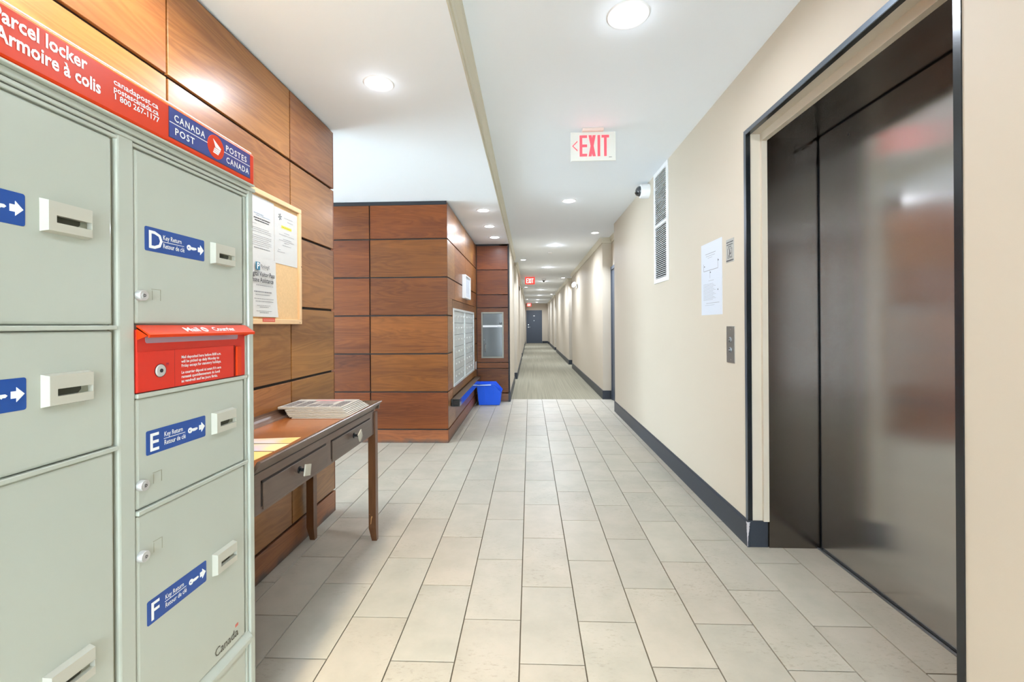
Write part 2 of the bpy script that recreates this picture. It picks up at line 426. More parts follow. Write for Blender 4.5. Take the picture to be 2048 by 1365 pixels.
# ------------------------------------------------------------------ setting: floor
ZL, ZR = 2.445, 2.556
XR, XLW, XB, YB = 1.157, -1.257, -0.826, 4.43     # right wall, left panel wall, wooden block side, block front
XS = -0.315                                      # soffit edge and corridor left wall
YA, YT = 6.86, 7.055                             # alcove back wall, tile / carpet line
YEND = 28.5
XC = 1.30                                        # back of the right hand door recesses
floor = box('floor', -4.9, 1.56, -3.1, YT, -0.12, -0.006, M_GROUT)
tag(floor, 'pale porcelain tile floor of the lobby laid in running bond', 'floor', kind='structure')
W = 0.2286; X0 = -0.19018 * W; Y0 = 6.768194 * W; G = 0.0022
tile_regions = [(-1.40, XR, -0.45, 2.86), (-2.70, XR, 2.80, YB), (XB - 0.01, XR, YB, YA), (XS, XR, YA, YT), (XR, 1.503, 1.24, 2.40), (XR, XC, 6.08, YT)]
def add_tiles():
    cache = {}
    for i in range(-12, 8):
        xa, xb = X0 + i * W + G, X0 + (i + 1) * W - G
        for r in range(-5, 14):
            ya = Y0 + (r + (0.5 if i % 2 else 0.0)) * 2 * W + G; yb = ya + 2 * W - 2 * G
            lo = None
            for (a, b, c, d) in tile_regions:
                u0, u1, v0, v1 = max(xa, a), min(xb, b), max(ya, c), min(yb, d)
                if u1 - u0 > 0.004 and v1 - v0 > 0.004:
                    lo = (u0, u1, v0, v1) if lo is None else (min(lo[0], u0), max(lo[1], u1), min(lo[2], v0), max(lo[3], v1))
            if lo is None: continue
            u0, u1, v0, v1 = lo
            key = (round(u1 - u0, 4), round(v1 - v0, 4))
            if key not in cache:
                bm = bmesh.new(); abox(bm, -key[0] / 2, key[0] / 2, -key[1] / 2, key[1] / 2, -0.007, 0.0)
                top = [e for e in bm.edges if all(v.co.z > -0.001 for v in e.verts)]
                bmesh.ops.bevel(bm, geom=top, offset=0.0007, segments=1, affect='EDGES')
                me = bpy.data.meshes.new('floor_tile'); bm.to_mesh(me); bm.free(); me.materials.append(M_TILE); cache[key] = me
            o = bpy.data.objects.new('floor_tile', cache[key])
            setup(o, ((u0 + u1) / 2, (v0 + v1) / 2, random.uniform(-0.0003, 0.0003)), floor)
add_tiles()
def lobby_tile_mat():
    m = bpy.data.materials.new('distant_tile'); m.use_nodes = True
    N = m.node_tree.nodes; L = m.node_tree.links; b = N['Principled BSDF']
    tc = N.new('ShaderNodeTexCoord'); mp = N.new('ShaderNodeMapping'); mp.inputs['Rotation'].default_value = (0, 0, math.pi / 2); L.new(tc.outputs['Object'], mp.inputs['Vector'])
    br = N.new('ShaderNodeTexBrick'); br.inputs['Scale'].default_value = 1; br.inputs['Brick Width'].default_value = 2 * W; br.inputs['Row Height'].default_value = W; br.inputs['Mortar Size'].default_value = 0.002
    br.inputs['Color1'].default_value = s2l((214, 208, 194)); br.inputs['Color2'].default_value = s2l((208, 206, 192)); br.inputs['Mortar'].default_value = s2l((92, 84, 70))
    L.new(mp.outputs[0], br.inputs['Vector']); L.new(br.outputs['Color'], b.inputs['Base Color']); b.inputs['Roughness'].default_value = 0.42
    return m
M_TILEF = lobby_tile_mat()
tag(box('floor_lobby', -4.88, -2.75, 0.4, YB, -0.006, 0.0, M_TILEF), 'tiled floor of the entrance lobby out of sight to the left', 'floor', kind='structure')
tag(box('floor_behind', XLW, XR, -3.1, -0.62, -0.006, 0.0, M_TILEF), 'tiled floor of the hall behind the viewer', 'floor', kind='structure')
tag(box('floor_carpet', -0.60, 1.45, YT, YEND, -0.12, 0.001, M_CARPET), 'striped grey beige carpet running down the corridor', 'carpet', kind='structure')

# ------------------------------------------------------------------ setting: ceilings
tag(box('ceiling', XS - 0.3, 1.60, -3.1, YEND + 0.2, ZR, ZR + 0.12, M_CEIL), 'white plaster ceiling over the hall and corridor', 'ceiling', kind='structure')
tag(box('ceiling_soffit', -4.9, XS, -3.1, YA + 0.12, ZL, ZR, M_CEIL), 'lowered white ceiling over the wooden panelled side', 'ceiling', kind='structure')

# ------------------------------------------------------------------ setting: right side walls
TH = XC - XR
def wallbox(name, x0, x1, y0, y1, z0, z1, label, m=M_WALL):
    return tag(box(name, x0, x1, y0, y1, z0, z1, m), label, 'wall', kind='structure')
OP0, OP1, OPZ = 1.245, 2.402, 2.192            # elevator opening
wallbox('wall_right', XR, 1.26, OP1, 6.085, 0, ZR, 'beige wall with vent grille and notices right of the hall')
wallbox('wall_right_near', XR, 1.26, -3.1, OP0, 0, ZR, 'beige wall nearest on the right beside the elevator')
wallbox('wall_right_lintel', XR, 1.26, OP0, OP1, OPZ, ZR, 'beige wall strip above the elevator opening')
wallbox('wall_recess_back', XC, XC + 0.1, 6.0, YEND, 0, ZR, 'beige back wall of the door recesses right of the corridor')
box_ = box
tag(box('wall_right_end', 1.26, XC, 6.0, 6.085, 0, ZR, M_WALL), 'beige wall end beside the first door recess', 'wall', kind='structure')
RSEG = [(7.06, 12.15), (13.16, 19.5), (20.5, 26.2), (27.1, YEND)]
LSEG = [(YA, 8.99, XS), (9.70, 15.45, -0.285), (16.45, 23.2, -0.285), (24.2, YEND, -0.285)]
for k, (a, b) in enumerate(RSEG):
    wallbox('wall_right_%d' % (k + 1), XR, XC, a, b, 0, ZR, 'beige corridor wall section %s on the right' % ['first', 'second', 'third', 'last'][k])
for k, (a, b, x) in enumerate(LSEG):
    wallbox('wall_left_%d' % (k + 1), -0.46, x, a, b, 0, ZR, 'beige corridor wall section %s on the left' % ['first', 'second', 'third', 'last'][k])
wallbox('wall_left_recess', -0.56, -0.46, YA + 0.12, YEND, 0, ZR, 'beige back wall of the door recesses left of the corridor')
wallbox('wall_end', -0.56, 1.42, YEND, YEND + 0.1, 0, ZR, 'beige wall closing the far end of the corridor')
# rooms behind the viewer and to the left
fr = bmesh.new()
for x in (XLW, -0.49, 0.31, XR - 0.06): abox(fr, x, x + 0.06, -3.16, -3.10, 0, ZL)
for z in (0.0, 2.385): abox(fr, XLW + 0.06, XR - 0.06, -3.155, -3.105, z, z + 0.06)
wb = tag(finish('window_fill', fr, M_BLACKMETAL), 'dark framed glass front added behind the viewer for fill daylight', 'window', kind='structure')  # invented glass front, lets in fill daylight for ceiling and walls
for a, b in ((XLW + 0.06, -0.49), (-0.43, 0.31), (0.37, XR - 0.06)): box('pane', a, b, -3.132, -3.128, 0.06, 2.385, M_GLASS, wb)
tag(box('wall_behind_head', XLW, XR, -3.2, -3.1, ZL, ZR, M_WALL), 'beige strip of wall over the added glass front behind the viewer', 'wall', kind='structure')
wallbox('wall_lobby_south', -4.9, XLW - 0.14, 0.30, 0.40, 0, ZL, 'beige wall of the entrance lobby')

# baseboards
BH = 0.138
def base_y(name, xw, d, y0, y1, label):
    prof = [(xw, 0), (xw + d * 0.012, 0), (xw + d * 0.012, BH - 0.012), (xw + d * 0.006, BH), (xw, BH)]
    return tag(extrude_profile(name, prof, 'y', y0, y1, M_BASE), label, 'baseboard', kind='structure')
base_y('baseboard_right', XR, -1, OP1 - 0.012, 6.085, 'dark navy baseboard under the beige wall right of the hall')
bb_e = tag(box('baseboard_elevator', XR, 1.252, OP1 - 0.012, OP1, 0, BH, M_BASE, bevel=0.002), 'short dark navy baseboard return beside the elevator jamb', 'baseboard', kind='structure')
# chipped corner of the baseboard
bm = bmesh.new()
rng = random.Random(3)
zz = [0.005 + k * 0.0075 for k in range(18)]
def chip_strip(side):
    pts = []
    for z in zz:
        w = (0.0015 + 0.012 * max(0, (z - 0.02) / 0.12) ** 1.3) * rng.uniform(0.6, 1.25)
        pts.append((w, z))
    return pts
c1 = chip_strip(0); c2 = chip_strip(1)
prev = None
for (w1, z), (w2, _) in zip(c1, c2):
    e = 0.0006
    row = [bm.verts.new((XR - 0.012 - e, OP1 - 0.012 + w1, z)), bm.verts.new((XR - 0.012 - e, OP1 - 0.012 - e, z)), bm.verts.new((XR - 0.012 + w2, OP1 - 0.012 - e, z))]
    if prev:
        for k in range(2): bm.faces.new((prev[k], prev[k + 1], row[k + 1], row[k]))
    prev = row
finish('chipped_corner', bm, M_CHIP, bb_e)
base_y('baseboard_near', XR, -1, -3.1, OP0 - 0.02, 'dark navy baseboard of the wall nearest on the right')
for k, (a, b) in enumerate(RSEG):
    base_y('baseboard_right_%d' % (k + 1), XR, -1, a - 0.012, b, 'dark navy baseboard along the %s corridor wall section on the right' % ['first', 'second', 'third', 'last'][k])
    tag(box('baseboard_return_%d' % (k + 1), XR - 0.0, XC, a - 0.012, a, 0, BH, M_BASE), 'dark navy baseboard return at the near end of the %s right corridor section' % ['first', 'second', 'third', 'last'][k], 'baseboard', kind='structure')
for k, (a, b, x) in enumerate(LSEG):
    base_y('baseboard_left_%d' % (k + 1), x, 1, a, b, 'dark navy baseboard along the %s corridor wall section on the left' % ['first', 'second', 'third', 'last'][k])
    if k: tag(box('baseboard_left_return_%d' % k, -0.46, x + 0.012, a - 0.012, a, 0, BH, M_BASE), 'dark navy baseboard return at the near end of the %s left corridor section' % ['first', 'second', 'third', 'last'][k], 'baseboard', kind='structure')
tag(box('baseboard_alcove_corner', XS - 0.02, XS + 0.012, YA - 0.036, YA - 0.022, 0, BH, M_BASE), 'small dark navy baseboard block at the alcove corner', 'baseboard', kind='structure')
tag(box('baseboard_end', 0.80, XC, YEND - 0.012, YEND, 0, BH, M_BASE), 'dark navy baseboard right of the far door', 'baseboard', kind='structure')

# cornices
def cornice_y(name, xw, d, y0, y1, label, z=ZR):
    prof = [(xw, z - 0.085), (xw + d * 0.012, z - 0.085), (xw + d * 0.016, z - 0.060), (xw + d * 0.034, z - 0.028), (xw + d * 0.040, z), (xw, z)]
    return tag(extrude_profile(name, prof, 'y', y0, y1, M_CORNICE), label, 'trim', kind='structure')
cornice_y('trim_1', XS, 1, -3.0, 8.99, 'long beige cornice along the edge of the lowered ceiling')
for k, (a, b) in enumerate(RSEG):
    cornice_y('trim_%d' % (2 + 2 * k), XR, -1, a - 0.04, b, 'beige cornice over the %s corridor wall section on the right' % ['first', 'second', 'third', 'last'][k])
    prof = [(a, ZR - 0.085), (a - 0.012, ZR - 0.085), (a - 0.016, ZR - 0.06), (a - 0.034, ZR - 0.028), (a - 0.040, ZR), (a, ZR)]
    tag(extrude_profile('trim_%d' % (3 + 2 * k), prof, 'x', XR - 0.0, XC, M_CORNICE), 'beige cornice return at the near end of the %s right corridor section' % ['first', 'second', 'third', 'last'][k], 'trim', kind='structure')
for k, (a, b, x) in enumerate(LSEG[1:]):
    cornice_y('trim_%d' % (11 + k), x, 1, a - 0.04, b, 'beige cornice over the %s corridor wall section on the left' % ['second', 'third', 'last'][k])
cornice_y('trim_15', XC, -1, 6.085, 7.02, 'beige cornice inside the first door recess on the right')
tag(box('wall_soffit_face', XS - 0.0, XS + 0.004, -3.0, YA, ZL, ZR - 0.08, M_CORNICE), 'beige painted edge of the lowered ceiling', 'wall', kind='structure')

# ------------------------------------------------------------------ wooden panelled walls
JT = 0.007                                     # half a joint
ROWS = [0.135, 0.514, 0.900, 1.287, 1.674, 2.062, 2.430]
wl = tag(box('wall_left', XLW - 0.14, XLW - 0.014, -3.1, 2.79, 0, ZL, M_BLACK), 'wooden panelled wall behind the parcel locker and table', 'wall', kind='structure')
def panel_box(name, x0, x1, y0, y1, z0, z1, m, parent, bev=0.0012):
    return box(name, x0, x1, y0, y1, z0, z1, m, parent, bevel=bev)
cols = [-3.1, -2.47, -1.68, -0.89, -0.095, 0.70, 1.493, 2.285, 2.79]
for a, b in zip(cols, cols[1:]):
    for z0, z1 in zip(ROWS, ROWS[1:]):
        panel_box('wood_panel', XLW - 0.014, XLW, a + JT * 0.6, b - (0 if b == 2.79 else JT * 0.6), z0 + JT, z1 - JT if z1 < 2.4 else z1, M_PY, wl)
panel_box('wood_skirting', XLW - 0.014, XLW + 0.001, -3.1, 2.79, 0, 0.135 - JT, M_SKY, wl)
for z0, z1 in zip(ROWS, ROWS[1:]):
    panel_box('wood_edge_panel', XLW - 0.14, XLW - 0.0, 2.79, 2.801, z0 + JT, z1 - JT if z1 < 2.4 else z1, M_PX, wl)
panel_box('wood_edge_skirting', XLW - 0.14, XLW + 0.001, 2.79, 2.803, 0, 0.135 - JT, M_SKX, wl)
# lobby side of the same wall
tag(box('wall_lobby_east', XLW - 0.17, XLW - 0.14, 0.30, 2.79, 0, ZL, M_PY), 'wooden wall face on the lobby side', 'wall', kind='structure')

XW0 = -4.75
blk = tag(box('wall_block', XW0, XB - 0.014, YB + 0.014, YA + 0.12, 0, ZL - 0.002, M_BLACK), 'wooden panelled core block with mailboxes on its side', 'wall', kind='structure')
xcols = [XW0, -3.995, -3.205, -2.41, -1.618, XB]
for a, b in zip(xcols, xcols[1:]):
    for z0, z1 in zip(ROWS, ROWS[1:]):
        z1b = 2.405 if z1 > 2.4 else z1 - JT
        panel_box('wood_panel', a + JT * 0.8, b - (0 if b == XB else JT * 0.8), YB, YB + 0.0135, z0 + JT, z1b, M_PX, blk)
panel_box('wood_skirting', XW0, XB + 0.0, YB - 0.002, YB + 0.0135, 0, 0.128, M_SKX, blk)
box('top_reveal', XW0, XB - 0.006, YB + 0.002, YB + 0.0135, 2.407, ZL - 0.002, M_NAVY, blk)
# side of the block, with the mailbox plate cut out
PL = (4.70, 6.60, 0.428, 1.457)
ycols = [YB + 0.0135, 4.876, 5.690, 6.455, YA - 0.004]
def subtract(r, h):
    a, b, c, d = r; e, f, g, i = h
    if e >= b or f <= a or g >= d or i <= c: return [r]
    out = []
    if c < g: out.append((a, b, c, g))
    if d > i: out.append((a, b, i, d))
    m0, m1 = max(c, g), min(d, i)
    if a < e: out.append((a, e, m0, m1))
    if b > f: out.append((f, b, m0, m1))
    return out
hole = (PL[0] - 0.003, PL[1] + 0.003, PL[2] - 0.02, PL[3] + 0.009)
for a, b in zip(ycols, ycols[1:]):
    for z0, z1 in zip(ROWS, ROWS[1:]):
        r0 = (a + JT * 0.3, b - JT * 0.3, z0 + JT, (2.425 if z1 > 2.4 else z1 - JT))
        for (p, q, s, t) in subtract(r0, hole):
            if q - p > 0.01 and t - s > 0.01:
                panel_box('wood_panel', XB - 0.0135, XB, p, q, s, t, M_PY, blk)
panel_box('wood_skirting', XB - 0.0135, XB + 0.002, YB + 0.0135, YA - 0.004, 0, 0.128, M_SKY, blk)
plt = bmesh.new()
mb = (4.745, 6.485, 0.520, 1.372)
abox(plt, XB - 0.0135, XB + 0.003, PL[0], mb[0], PL[2], PL[3]); abox(plt, XB - 0.0135, XB + 0.003, mb[1], PL[1], PL[2], PL[3])
abox(plt, XB - 0.0135, XB + 0.003, mb[0], mb[1], PL[2], mb[2]); abox(plt, XB - 0.0135, XB + 0.003, mb[0], mb[1], mb[3], PL[3])
finish('mailbox_surround', plt, M_PY, blk)
# alcove back wall
alc = tag(box('wall_alcove', XB - 0.012, XS, YA, YA + 0.12, 0, ZL - 0.002, M_NAVY), 'narrow wooden panelled wall with a fire cabinet behind the blue bin', 'wall', kind='structure')
AR = [0.131, 0.514, 0.606, 1.455, 1.657, 2.042, 2.420]
for z0, z1 in zip(AR, AR[1:]):
    if abs(z0 - 0.606) < 0.001: continue
    panel_box('wood_panel', XB + 0.010, -0.336, YA - 0.0135, YA, z0 + JT * 0.8, z1 - JT * 0.8, M_PX, alc)
FC = (-0.752, -0.403, 0.673, 1.388)
bm = bmesh.new()
for r in subtract((XB + 0.010, -0.336, 0.606 + JT * 0.8, 1.455 - JT * 0.8), FC): abox(bm, r[0], r[1], YA - 0.0135, YA, r[2], r[3])
finish('wood_panel', bm, M_PX, alc)
panel_box('wood_skirting', XB + 0.010, -0.336, YA - 0.0145, YA, 0, 0.124, M_SKX, alc)
box('corner_strip', -0.334, XS + 0.001, YA - 0.016, YA, BH, ZL - 0.004, M_NAVY, alc)
box('corner_joint', XB - 0.0, XB + 0.009, YA - 0.004, YA, 0, ZL - 0.004, M_BLACK, alc)

# lobby entrance (the daylight on the left comes from here)
fr = bmesh.new()
for y in (0.42, 1.38, 2.36, 3.36, 4.34): abox(fr, -4.88, -4.80, y, y + 0.07, 0, ZL - 0.002)
for z in (0.0, 2.10, 2.37): abox(fr, -4.87, -4.81, 0.42, 4.41, z, z + 0.07)
wv = tag(finish('window_1', fr, M_BLACKMETAL), 'dark framed glass entrance of the lobby', 'window', kind='structure')
for y0, y1 in ((0.49, 1.38), (1.45, 2.36), (2.43, 3.36), (3.43, 4.34)):
    for z0, z1 in ((0.07, 2.10), (2.17, 2.37)):
        box('pane', -4.842, -4.838, y0, y1, z0, z1, M_GLASS, wv)

# ------------------------------------------------------------------ recessed downlights
def downlight(x, y, z, r, label, group, power=None, lens=0.74, spread=3.0, glow=0.04, warm=(0.80, 0.88, 1.0), size=None):
    t = thing('downlight', (x, y, z), label, 'ceiling light', group)
    M = Matrix.Translation((x, y, z)) @ Matrix.Rotation(math.pi, 4, 'X')
    lathed('trim_ring', [(r * lens, -0.004), (r * lens, 0.0015), (r * 0.82, 0.005), (r * 0.95, 0.0045), (r, 0.0), (r, -0.004)], M, M_RING, t, 32, cap=False)
    lathed('lens', [(r * lens, -0.004), (r * lens * 0.98, 0.001), (r * lens * 0.6, 0.0022)], M, M_LENS, t, 32)
    ld = bpy.data.lights.new('downlight_lamp', 'AREA'); ld.shape = 'DISK'; ld.size = size or r * lens * 1.9
    ld.energy = power or DL_POWER; ld.color = warm; ld.spread = spread
    lo = bpy.data.objects.new('downlight_lamp', ld); COL.objects.link(lo); lo.parent = t; lo.location = (0, 0, -0.012)
    if not glow: return t
    pd = bpy.data.lights.new('ceiling_halo_fill', 'POINT'); pd.energy = ld.energy * glow; pd.color = warm; pd.shadow_soft_size = 0.02  # extra point light added to brighten the ceiling around the fixture
    po = bpy.data.objects.new('ceiling_halo_fill', pd); COL.objects.link(po); po.parent = t; po.location = (0, 0, -0.05)
    return t
R_LIGHTS = [(-0.95, 'centre row, behind the viewer'), (1.98, ''), (4.92, ''), (7.66, ''), (10.58, ''), (14.0, ''), (17.36, ''), (20.6, ''), (24.2, ''), (27.0, '')]
names = {1.98: 'large round recessed downlight nearest the viewer right of the cornice', 4.92: 'round recessed downlight between the large exit sign and the carpet',
         7.66: 'round recessed downlight just past the start of the carpet', 10.58: 'round recessed downlight before the red corridor exit sign',
         14.0: 'round recessed downlight just behind the red corridor exit sign', 17.36: 'small round downlight midway down the corridor centre', 20.6: 'round downlight third from the far door in the corridor centre',
         24.2: 'round downlight second from the far door in the corridor centre', 27.0: 'round downlight nearest the far door', -0.95: 'round recessed downlight behind the viewer'}
for y, _ in R_LIGHTS:
    downlight(0.445, y, ZR, 0.095 if y < 3 else 0.085, names[y], 'downlights along the corridor centre', CORRIDOR_POWER if y > 6 else DL_POWER * (0.5 if y > 3 else 1.1 if y > 0 else 1.4), spread=2.85 if y > 6 else 3.0)
for y, lb in ((6.66, 'first door recess on the right'), (13.0, 'second door recess on the right'), (20.0, 'third door recess on the right')):
    downlight(0.985, y, ZR, 0.07, 'small downlight in front of the ' + lb, 'downlights at the apartment doors', CORRIDOR_POWER * 0.35, glow=0, spread=1.6)
for y, lb in ((9.32, 'first door recess on the left'), (16.1, 'second door recess on the left'), (23.7, 'third door recess on the left')):
    downlight(-0.125, y, ZR, 0.07, 'small downlight in front of the ' + lb, 'downlights at the apartment doors', CORRIDOR_POWER * 0.35, glow=0, spread=1.6)
downlight(-0.775, 2.27, ZL, 0.078, 'recessed downlight over the table with newspapers', 'downlights in the lowered ceiling', DL_POWER * 0.8)
downlight(-0.50, 4.835, ZL, 0.078, 'recessed downlight nearest the block corner over the mailboxes', 'downlights in the lowered ceiling', DL_POWER * 0.55)
downlight(-0.505, 5.62, ZL, 0.078, 'middle recessed downlight over the mailboxes', 'downlights in the lowered ceiling', DL_POWER * 0.55)
downlight(-0.495, 6.33, ZL, 0.085, 'recessed downlight with a visible rim over the blue bin', 'downlights in the lowered ceiling', DL_POWER * 0.55)
downlight(-0.845, 0.80, ZL, 0.078, 'recessed downlight over the parcel locker', 'downlights in the lowered ceiling', DL_POWER * 1.9, spread=1.75, warm=(1.0, 0.87, 0.64), size=0.045)
downlight(-0.875, 1.30, ZL, 0.078, 'added unseen downlight over the near end of the table', 'downlights in the lowered ceiling', DL_POWER * 1.05, spread=2.9, glow=0, warm=(1.0, 0.89, 0.72))  # added lamp out of view, brightens the panels above locker and table
downlight(-0.775, -1.2, ZL, 0.078, 'recessed downlight behind the viewer in the lowered ceiling', 'downlights in the lowered ceiling')
for x, y, q in ((-2.35, 4.0, 'nearest the wooden block'), (-2.35, 1.9, 'behind the panelled wall'), (-3.7, 3.2, 'nearest the glass entrance')):
    downlight(x, y, ZL, 0.078, 'recessed downlight of the entrance lobby ' + q, 'downlights of the entrance lobby', DL_POWER * 0.4)

# ------------------------------------------------------------------ elevator
el = thing('elevator', (1.40, 1.80, 0), 'brushed stainless steel elevator door with deep jambs', 'elevator')
XD = 1.518
# wall reveal (painted), with the slim step before the steel jamb
bm = bmesh.new()
abox(bm, 1.228, 1.256, OP1 - 0.018, OP1, BH, 2.150)
abox(bm, 1.228, 1.256, OP0 + 0.004, OP1, 2.150, OPZ)
finish('painted_stop', bm, M_WALL, el)
bm = bmesh.new()
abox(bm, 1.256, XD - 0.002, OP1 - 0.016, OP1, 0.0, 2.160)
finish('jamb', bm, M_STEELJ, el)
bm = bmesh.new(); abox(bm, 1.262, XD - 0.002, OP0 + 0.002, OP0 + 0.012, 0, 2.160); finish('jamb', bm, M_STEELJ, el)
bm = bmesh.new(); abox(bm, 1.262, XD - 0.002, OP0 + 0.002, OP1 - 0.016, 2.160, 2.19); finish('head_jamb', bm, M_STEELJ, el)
box('jamb_edge', 1.2535, 1.2575, OP1 - 0.0175, OP1 - 0.0145, BH, 2.158, M_CHROME, el)
box('head_edge', 1.2535, 1.2575, OP0, OP1 - 0.016, 2.1585, 2.1615, M_CHROME, el)
box('door_leaf', XD, XD + 0.035, OP0 + 0.004, OP1 - 0.030, 0.012, 2.152, M_STEEL, el)
bm = bmesh.new()
abox(bm, XD + 0.001, XD + 0.045, OP1 - 0.030, OP1, 0, 2.18); abox(bm, XD + 0.001, XD + 0.045, OP0, OP1, 2.152, 2.18); abox(bm, XD + 0.036, XD + 0.04, OP0, OP1, 0, 2.18)
finish('shadow_gap', bm, M_BLACKMETAL, el)
sill = box('sill', 1.500, XD + 0.03, OP0, OP1 - 0.016, -0.004, 0.004, M_GREYM, el)
box('sill_groove', 1.5115, XD - 0.002, OP0, OP1 - 0.016, 0.0035, 0.0046, M_BLACKMETAL, sill)
lathed('door_hole', [(0.006, 0), (0.006, 0.0008)], frame_mat((XD - 0.0006, 2.163, 2.080), *AX['-x']), M_BLACK, el, 12)
# black metal edge trim around the wall opening
bm = bmesh.new()
t_ = 0.004
for (x0, x1) in ((XR - t_, XR),):
    abox(bm, x0, x1, OP1, OP1 + 0.022, BH, OPZ + 0.022); abox(bm, x0, x1, OP0, OP1, OPZ, OPZ + 0.022)
bmN = bmesh.new(); abox(bmN, XR - t_, XR, OP0 - 0.018, OP0, 0.0, OPZ + 0.022)
tr_ = tag(finish('trim_16', bm, mat('satin_grey_edge', (104, 112, 122), 0.3, 0.6)), 'black and grey metal edge trim around the elevator opening', 'trim', kind='structure')
bm = bmesh.new()
abox(bm, XR - t_, XR + 0.019, OP1 - t_, OP1, BH, OPZ); abox(bm, XR - t_, XR + 0.024, OP0, OP0 + t_, 0, OPZ); abox(bm, XR - t_, XR + 0.019, OP0, OP1, OPZ - t_, OPZ)
finish('inner_edge', bm, M_BLACKMETAL, tr_)
finish('near_edge_dark_reflection', bmN, M_BLACKMETAL, tr_)  # same trim, coloured black for the dark surroundings it reflects
# elevator shaft side closing faces
tag(box('wall_shaft', 1.575, 1.60, 1.0, 2.62, 0, ZR, M_BLACK), 'dark shaft wall behind the elevator door', 'wall', kind='structure')
tag(box('wall_reveal_far', 1.26, 1.575, OP1 + 0.005, OP1 + 0.06, 0, ZR, M_WALL), 'wall inside the elevator reveal', 'wall', kind='structure')

# call button panel
cb = thing('call_button_panel', (XR, 2.595, 0.96), 'stainless steel elevator call panel with two buttons', 'button panel')
Mx = lambda y, z, x=XR: frame_mat((x, y, z), *AX['-x'])
bm = bmesh.new(); poly(bm, [(-0.049, 0), (0.049, -0.0), (0.049, 0.210), (-0.049, 0.210)], Mx(2.595, 0.960), 0.004); finish('plate', bm, mat('call_plate_steel', (168, 166, 162), 0.32, 0.9), cb)
for z, nm in ((1.092, 'up'), (1.034, 'down')):
    b_ = lathed('button', [(0.0165, 0), (0.0165, 0.003), (0.0135, 0.005)], Mx(2.595, z, XR - 0.004), M_GREYM, cb, 20)
    lathed('button_cap', [(0.011, 0), (0.011, 0.0012)], Mx(2.595, z, XR - 0.009), mat('button_dark', (70, 74, 72), 0.3), b_, 16)
    s = 1 if nm == 'up' else -1
    plate('arrow', [(-0.005, -0.003 * s), (0.005, -0.003 * s), (0, 0.005 * s)][::s], Mx(2.595, z, XR - 0.0102), 0.0005, M_PRINT, b_)
for z in (0.976, 1.152):
    lathed('screw', [(0.0045, 0), (0.0035, 0.0015)], Mx(2.595, z, XR - 0.004), M_CHROME, cb, 10)

# ------------------------------------------------------------------ notices on the right wall
def bars(bm, M, rows, lift=0.0004):
    """rows of printed words too small to read: (x0, x1, y, height)"""
    rg = random.Random(int(1000 * abs(rows[0][0] + rows[0][2])) + len(rows))
    for x0, x1, y, h in rows:
        x = x0
        while x < x1:
            w = min(rg.uniform(0.005, 0.016), x1 - x)
            if w > 0.002:
                vv = [bm.verts.new(M @ Vector((a, b, lift))) for a, b in ((x, y), (x + w, y), (x + w, y + h * 0.62), (x, y + h * 0.62))]; bm.faces.new(vv)
            x += w + 0.0018
def printed(name, M, rows, m, parent, lift=0.0004):
    bm = bmesh.new(); bars(bm, M, rows, lift)
    return finish(name, bm, m, parent)

nt_ = thing('evacuation_notice', (XR, 2.865, 1.242), 'white floor plan notice on the beige wall by the elevator', 'notice')
plate('sheet', [(-0.160, 0), (0.160, 0), (0.160, 0.465), (-0.160, 0.465)], Mx(2.865, 1.242), 0.0012, M_PAPERB, nt_)
Mn = Mx(2.865, 1.242, XR - 0.0012)
printed('heading_print', Mn, [(-0.09, 0.07, 0.392, 0.007), (-0.08, 0.06, 0.378, 0.005), (-0.05, 0.02, 0.366, 0.004)], M_INKL, nt_)
bm = bmesh.new()
for pts in ([(-0.12, 0.335), (-0.116, 0.335), (-0.116, 0.285), (-0.12, 0.285)], [(-0.12, 0.285), (0.10, 0.285), (0.10, 0.289), (-0.12, 0.289)], [(0.10, 0.285), (0.104, 0.285), (0.104, 0.345), (0.10, 0.345)], [(-0.02, 0.235), (-0.017, 0.235), (-0.017, 0.285), (-0.02, 0.285)]):
    poly(bm, pts, Mn, 0.0004)
finish('floor_plan_print', bm, M_INKL, nt_)
for c in ((-0.105, 0.318), (0.108, 0.335), (-0.01, 0.272), (0.10, 0.155)): plate('marker_print', circle(c[0], c[1], 0.005, 10), Mn, 0.0005, M_INK, nt_)
printed('body_print', Mn, [(-0.04, 0.04, 0.218, 0.004)] + [(-0.125, 0.03 + 0.02 * ((k * 7) % 3), 0.198 - 0.0085 * k, 0.0035) for k in range(13)] + [(-0.08, 0.12, 0.074, 0.005), (-0.10, 0.05, 0.062, 0.003)], M_INKL, nt_)

